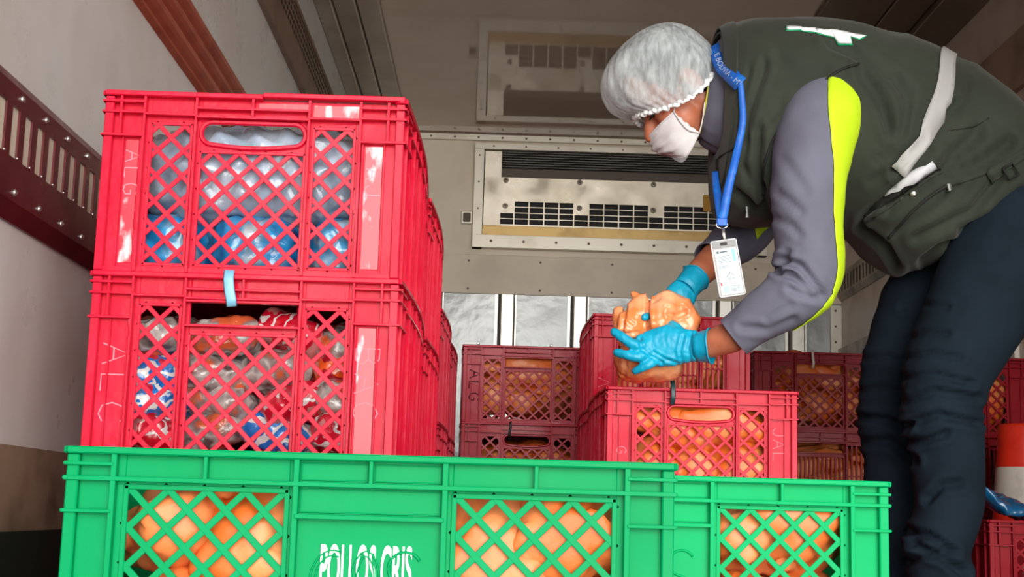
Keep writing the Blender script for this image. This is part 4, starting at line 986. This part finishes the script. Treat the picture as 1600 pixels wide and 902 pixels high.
co = obj('shirt_collar', me, M_GREY, man); so = co.modifiers.new('s', 'SOLIDIFY'); so.thickness = .003
mb = MB(); mb.tube(rings[0]+[rings[0][0]], .0022, 6, cap=False); mb.build('collar_piping', mat('yellow_piping', (206, 200, 70), .6), co, smooth=True)

# trousers: both legs and the seat in one cloth
mb = MB()
tl = [w_(1640, 300, 2.90), w_(1596, 360, 2.88), w_(1562, 420, 2.87), w_(1520, 500, 2.865), w_(1482, 580, 2.86), w_(1470, 640, 2.86), w_(1482, 710, 2.86), w_(1484, 790, 2.86), w_(1464, 860, 2.86), V((.905, 2.865, .28)), V((.925, 2.87, .12)), V((.930, 2.87, .06))]
mb.tube(tl, [.13, .130, .122, .104, .090, .081, .071, .068, .066, .066, .068, .070], 28, round_ends=True)
tr_ = [w_(1630, 300, 3.05), w_(1560, 350, 3.07), w_(1485, 410, 3.08), w_(1442, 480, 3.08), w_(1408, 570, 3.08), w_(1394, 650, 3.08), w_(1402, 720, 3.08), w_(1400, 800, 3.08), w_(1404, 870, 3.08), V((.866, 3.08, .28)), V((.870, 3.08, .12)), V((.872, 3.08, .06))]
mb.tube(tr_, [.13, .125, .110, .096, .086, .076, .072, .070, .070, .070, .072, .074], 28, round_ends=True)
mb.tube([w_(1610, 290), w_(1540, 310)], [(.17, .12), (.17, .10)], 24, ref=(0, 1, 0), round_ends=True)
me = remesh(mb, .0075, 5, 'trousers'); displace(me, lambda p, n: .0022*noise.noise(V((p.x*9, p.y*9, p.z*22)))+.003*noise.noise(p*14)); me.update()
creases(me, [([(1412, 560), (1450, 552), (1500, 560)], 5.4, 0.0084), ([(1412, 590), (1460, 585), (1520, 600)], 5.4, 0.0098), ([(1412, 628), (1460, 612), (1528, 622)], 6.3, 0.0112), ([(1420, 662), (1465, 648), (1530, 662)], 6.3, 0.0140), ([(1422, 690), (1445, 690), (1480, 678)], 6.3, 0.0140), ([(1415, 530), (1445, 520), (1480, 522)], 5.4, 0.0070),
    ([(1410, 480), (1440, 474), (1480, 480)], 5.4, 0.0056), ([(1450, 780), (1472, 758), (1500, 756)], 7.2, 0.0126), ([(1420, 830), (1450, 838), (1490, 862)], 7.2, 0.0168), ([(1430, 850), (1470, 870), (1505, 895)], 7.2, 0.0168), ([(1415, 880), (1440, 866), (1480, 862)], 7.2, 0.0140), ([(1345, 652), (1380, 655), (1420, 668)], 6.3, 0.0168), ([(1348, 690), (1390, 690), (1430, 720)], 7.2, 0.0140), ([(1350, 560), (1385, 556), (1410, 566)], 5.4, 0.0070), ([(1345, 610), (1380, 606), (1410, 615)], 5.4, 0.0070)])
for p in me.polygons: p.use_smooth = True
tr = obj('trousers', me, M_TROU, man); tr['label'] = 'dark navy work trousers'
for x, y in ((.930, 2.87), (.872, 3.08)):
    mb = MB(); mb.tube([(x+.045, y, .05), (x-.03, y, .05), (x-.12, y, .042), (x-.20, y, .032)], [(.046, .05), (.046, .05), (.05, .042), (.044, .032)], 20, ref=(0, 1, 0), round_ends=True)
    sh_ = remesh(mb, .007, 2, 'boot'); 
    for v in sh_.vertices: v.co.z = max(.001, v.co.z)
    obj('boot', sh_, mat('black_boot', (24, 24, 26), .5), man)

# gloves: five fingers each, cuffs at the wrist
for nm, H, wr_pts, lab in (('near', NH, [(1096, 542, 2.832), (1108, 541, 2.826)], 'blue glove on the near hand, fingers spread'), ('far', FH, [(1076, 446, 3.02), (1086, 435, 3.032)], 'blue glove behind the chicken')):
    mb = MB(); hand(mb, H, .0, 16); me = remesh(mb, .0028, 3, 'glove')
    displace(me, lambda p, n: .0011*noise.noise(V((p.x*150, p.y*60, p.z*60)))+.0008*noise.noise(p*120)); me.update()
    if nm == 'near': creases(me, [([(1090, 518), (1085, 545), (1092, 568)], 2.5, .003), ([(1080, 520), (1075, 545), (1080, 568)], 2.5, .0025), ([(1068, 525), (1062, 548), (1066, 566)], 2.5, .002), ([(1000, 530), (1003, 545), (1016, 556), (1034, 566)], 3, .003), ([(1020, 550), (1040, 562), (1060, 568)], 2.5, .0025)])
    for p in me.polygons: p.use_smooth = True
    g = obj('glove', me, M_GLOVE, man); g['label'] = lab
    a, b = w_(*wr_pts[0]), w_(*wr_pts[1]); mb = MB(); mb.tube([a.lerp(b, -.8), a.lerp(b, -.2), a.lerp(b, .4), b, a.lerp(b, 1.15)], [.0295, .030, .032, .035, .0365] if nm == 'near' else [.028, .029, .030, .031, .032], 36, cap=False)
    me = mb.mesh('glove_cuff', smooth=True); displace(me, lambda p, n: .0018*noise.noise(p*70)); cf = obj('glove_cuff', me, M_GLOVE, g); so = cf.modifiers.new('s', 'SOLIDIFY'); so.thickness = .0012
    mb = MB(); mb.tube([b.lerp(a, -.15)+(v.co-b.lerp(a, -.15))*1.0 for v in list(me.vertices)[-36:]]+[list(me.vertices)[-36].co], .0018, 6, cap=False); mb.build('cuff_bead', M_GLOVE, g, smooth=True)

# the held chicken
def hb(px, py, Y, r, mb): mb.ball(w_(px, py, Y), r, 16, 12)
mb = MB()
mb.tube([w_(1046, 520, 2.925), w_(1015, 545, 2.93), w_(992, 568, 2.93)], [.050, .062, .044], 18, round_ends=True)
mb.ball(w_(1002, 566, 2.925), (.058, .062, .042), 18, 12); mb.ball(w_(1028, 572, 2.93), (.055, .06, .036), 18, 12)
mb.tube([w_(1042, 478, 2.905), w_(1036, 490, 2.885), w_(1031, 506, 2.878)], [.034, .030, .026], 16, round_ends=True)
mb.tube([w_(1046, 474, 2.91), w_(1066, 482, 2.905), w_(1080, 504, 2.90), w_(1074, 518, 2.895)], [.026, .026, .022, .018], 14, round_ends=True)
mb.tube([w_(1052, 498, 2.90), w_(1068, 510, 2.89)], [.020, .016], 12, round_ends=True)
mb.tube([w_(1001, 472, 2.90), w_(994, 492, 2.892), w_(984, 512, 2.89)], [.019, .025, .030], 16, round_ends=True)
mb.tube([w_(999, 468, 2.90), w_(993, 461, 2.902), w_(989, 459, 2.905)], [.014, .008, .007], 10, round_ends=True)
mb.tube([w_(966, 486, 2.915), w_(968, 496, 2.915), w_(973, 512, 2.905)], [.011, .016, .022], 14, round_ends=True)
mb.tube([w_(1000, 512, 2.90), w_(1012, 520, 2.91)], [.026, .032], 14, round_ends=True)
me = remesh(mb, .0035, 3, 'held_chicken')
displace(me, lambda p, n: .0028*noise.noise(p*45)+.0013*noise.noise(p*110)); me.update()
creases(me, [([(1014, 458), (1012, 485), (1014, 518)], 3.5, .012), ([(978, 480), (974, 500), (972, 518)], 3, .006), ([(996, 520), (980, 522), (966, 520)], 3, .004), ([(1046, 490), (1058, 494), (1070, 488)], 4, .010), ([(1044, 480), (1056, 486), (1066, 480)], 3, .005), ([(1052, 500), (1058, 510), (1060, 518)], 3, .005), ([(976, 492), (982, 500), (990, 506)], 2.5, .003), ([(976, 560), (978, 575), (975, 592)], 3, .002)])
for p in me.polygons: p.use_smooth = True
hc = obj('chicken', me, SKIN_HELD); tag(hc, 'raw orange-skinned chicken held up in the blue gloved hands', 'chicken')

# paper in the vest pocket
me_ = decal('folded_paper', [(1383, 304), (1416, 276), (1456, 254), (1461, 261), (1424, 286), (1386, 308)], mat('white_paper', (206, 208, 216), .7), None, .006, .002, cuts=2); tag(me_, 'folded white paper sticking out of the vest pocket', 'paper')

# lanyard with badge
ly = empty('lanyard', w_(1128, 330, 2.78)); O = ly.location.copy(); tag(ly, 'blue printed lanyard round the neck with a clear badge holder hanging', 'lanyard')
def flat_strip(name, cs, width, m, off=.004, bvh=None, parent=ly):
    """cs: list of (px, py, Y or None to lie on the vest) with width in px across the strip"""
    pts = []
    c = []
    for px, py, Y in cs: c.append(hit(px, py, VBV, off) if Y is None else w_(px, py, Y))
    c = catmull([p for p in c if p], 6); rows = []
    for i, p in enumerate(c):
        t = (c[min(i+1, len(c)-1)]-c[max(i-1, 0)]).normalized(); v = (CAM-p).normalized(); s = t.cross(v).normalized(); wd = width[0]+(width[1]-width[0])*i/(len(c)-1)
        rows.append([p-s*wd/2-O, p-O, p+s*wd/2-O])
    mb = MB(); mb.loft(rows, cap=False, closed=False); o = mb.build(name, m, parent, smooth=True); so = o.modifiers.new('s', 'SOLIDIFY'); so.thickness = .0012; so.offset = 0; return o, c
st, c1 = flat_strip('strap', [(1113, 72, 2.935), (1120, 84, 2.905), (1132, 104, None), (1146, 119, None), (1158, 133, None)], (.028, .033), M_BLUE, .006)
st2, c2 = flat_strip('strap', [(1158, 130, None), (1161, 152, None), (1160, 190, None), (1155, 226, None), (1146, 262, 2.775), (1138, 295, 2.775), (1131, 332, 2.78), (1128, 342, 2.78)], (.011, .019), M_BLUE, .006)
st3, c3 = flat_strip('strap', [(1117, 268, 2.86), (1119, 290, 2.82), (1124, 320, 2.79), (1128, 342, 2.782)], (.012, .020), M_BLUE, .006)
# printing along the strap
tm = text_mesh('E BOLIVIA - MI', .0165, .86, .0002); cl = [0]
for p, q in zip(c1, c1[1:]): cl.append(cl[-1]+(q-p).length)
ws = [q.co.x for q in tm.vertices]; x0_, x1_ = min(ws), max(ws); s0, s1 = cl[-1]*.20, cl[-1]*.99
for q in tm.vertices:
    d_ = s0+(q.co.x-x0_)/(x1_-x0_)*(s1-s0); i = max(k for k in range(len(cl)) if cl[k] <= d_ or k == 0); i = min(i, len(c1)-2); p = c1[i].lerp(c1[i+1], (d_-cl[i])/(cl[i+1]-cl[i]))
    t = (c1[i+1]-c1[i]).normalized(); v = (CAM-p).normalized(); sd_ = v.cross(t).normalized(); q.co = p+sd_*(q.co.y-.0058)+v*.0022-O
obj('strap_lettering', tm, M_WHITE, ly)
mb = MB(); c = w_(1128, 347, 2.778)-O; mb.box(c.x-.011, c.x+.011, c.y-.003, c.y+.003, c.z-.008, c.z+.008); mb.build('clasp', M_BLUE, ly, .002)
mb = MB(); r_ = [w_(1128+9*cos(a), 352+5*sin(a), 2.778)-O for a in [2*pi*i/16 for i in range(17)]]; mb.tube(r_, .0016, 6); mb.build('clip_ring', CHROME, ly, smooth=True)
mb = MB(); mb.tube([w_(1130, 356, 2.776)-O, w_(1131, 366, 2.774)-O, w_(1133, 378, 2.772)-O], [(.003, .0012), (.004, .0012), (.003, .0012)], 8, ref=(1, 0, 0)); mb.build('clip_hook', CHROME, ly, smooth=True)
# badge: quad tilted with the strap
q0, q1, q2, q3 = [w_(*p, 2.77)-O for p in ((1109, 378), (1150, 372), (1171, 456), (1131, 465))]
ex = (q1-q0).normalized(); ez = (q3-q0); ez = (ez-ex*ez.dot(ex)).normalized(); ey = ex.cross(ez); BW, BH = (q1-q0).length, (q3-q0).length
def bq(u, v_, d): return q0+ex*(u*BW)+ez*(v_*BH)-ey*d*(1 if ey.y > 0 else -1)
def bbox_(name, u0, u1, v0, v1, d0, d1, m, parent):
    mb = MB(); mb.add([bq(u, v_, d) for d in (d0, d1) for u, v_ in ((u0, v0), (u1, v0), (u1, v1), (u0, v1))], [(0, 1, 2, 3), (7, 6, 5, 4), (0, 4, 5, 1), (1, 5, 6, 2), (2, 6, 7, 3), (3, 7, 4, 0)]); return mb.build(name, m, parent)
CLR = mat('clear_vinyl', (196, 200, 204), .12, spec=.6, alpha=.38)
hd = bbox_('badge_holder', 0, 1, 0, 1, -.0012, .0012, CLR, ly)
for a in ((0, 1, 0, .02), (0, 1, .98, 1), (0, .04, 0, 1), (.96, 1, 0, 1)): bbox_('holder_rim', *a, -.002, .002, mat('vinyl_rim', (176, 180, 184), .25), hd)
bbox_('holder_top', .08, .92, .03, .13, .0013, .0022, mat('vinyl_dark', (110, 112, 114), .3), hd); bbox_('holder_slot', .36, .62, .05, .10, .0022, .003, BLACK, hd)
cardo = bbox_('card', .10, .93, .16, .96, .0013, .0018, mat('card_paper', (214, 234, 238), .6), ly); GT = mat('card_print', (96, 110, 122), .7)
def cln(u0, u1, v0, v1, m=GT): return bbox_('printed_line', u0, u1, v0, v1, .0018, .0021, m, cardo)
cln(.17, .26, .19, .235); cln(.29, .58, .20, .225); cln(.74, .86, .18, .40, mat('teal_tint', (150, 216, 214), .7))
rr = random.Random(3)
for i in range(5): cln(.17, rr.uniform(.66, .74), .285+i*.026, .292+i*.026)
for i in range(2): cln(.17, rr.uniform(.5, .8), .46+i*.024, .468+i*.024)
for i in range(2): cln(.36, .70, .675+i*.022, .682+i*.022)
mb = MB(); mb.tube([bq(u, v_, .0021) for u, v_ in ((.36, .66), (.48, .62), (.56, .56), (.50, .64), (.60, .60), (.68, .645))], .0005, 5); mb.build('signature', GT, cardo)
cln(.12, .18, .74, .80, mat('red_stamp', (214, 80, 92), .7)); cln(.20, .42, .81, .93, mat('stamp_grey', (176, 196, 200), .7))
for i in range(5): cln(.48, rr.uniform(.78, .88), .82+i*.022, .827+i*.022)
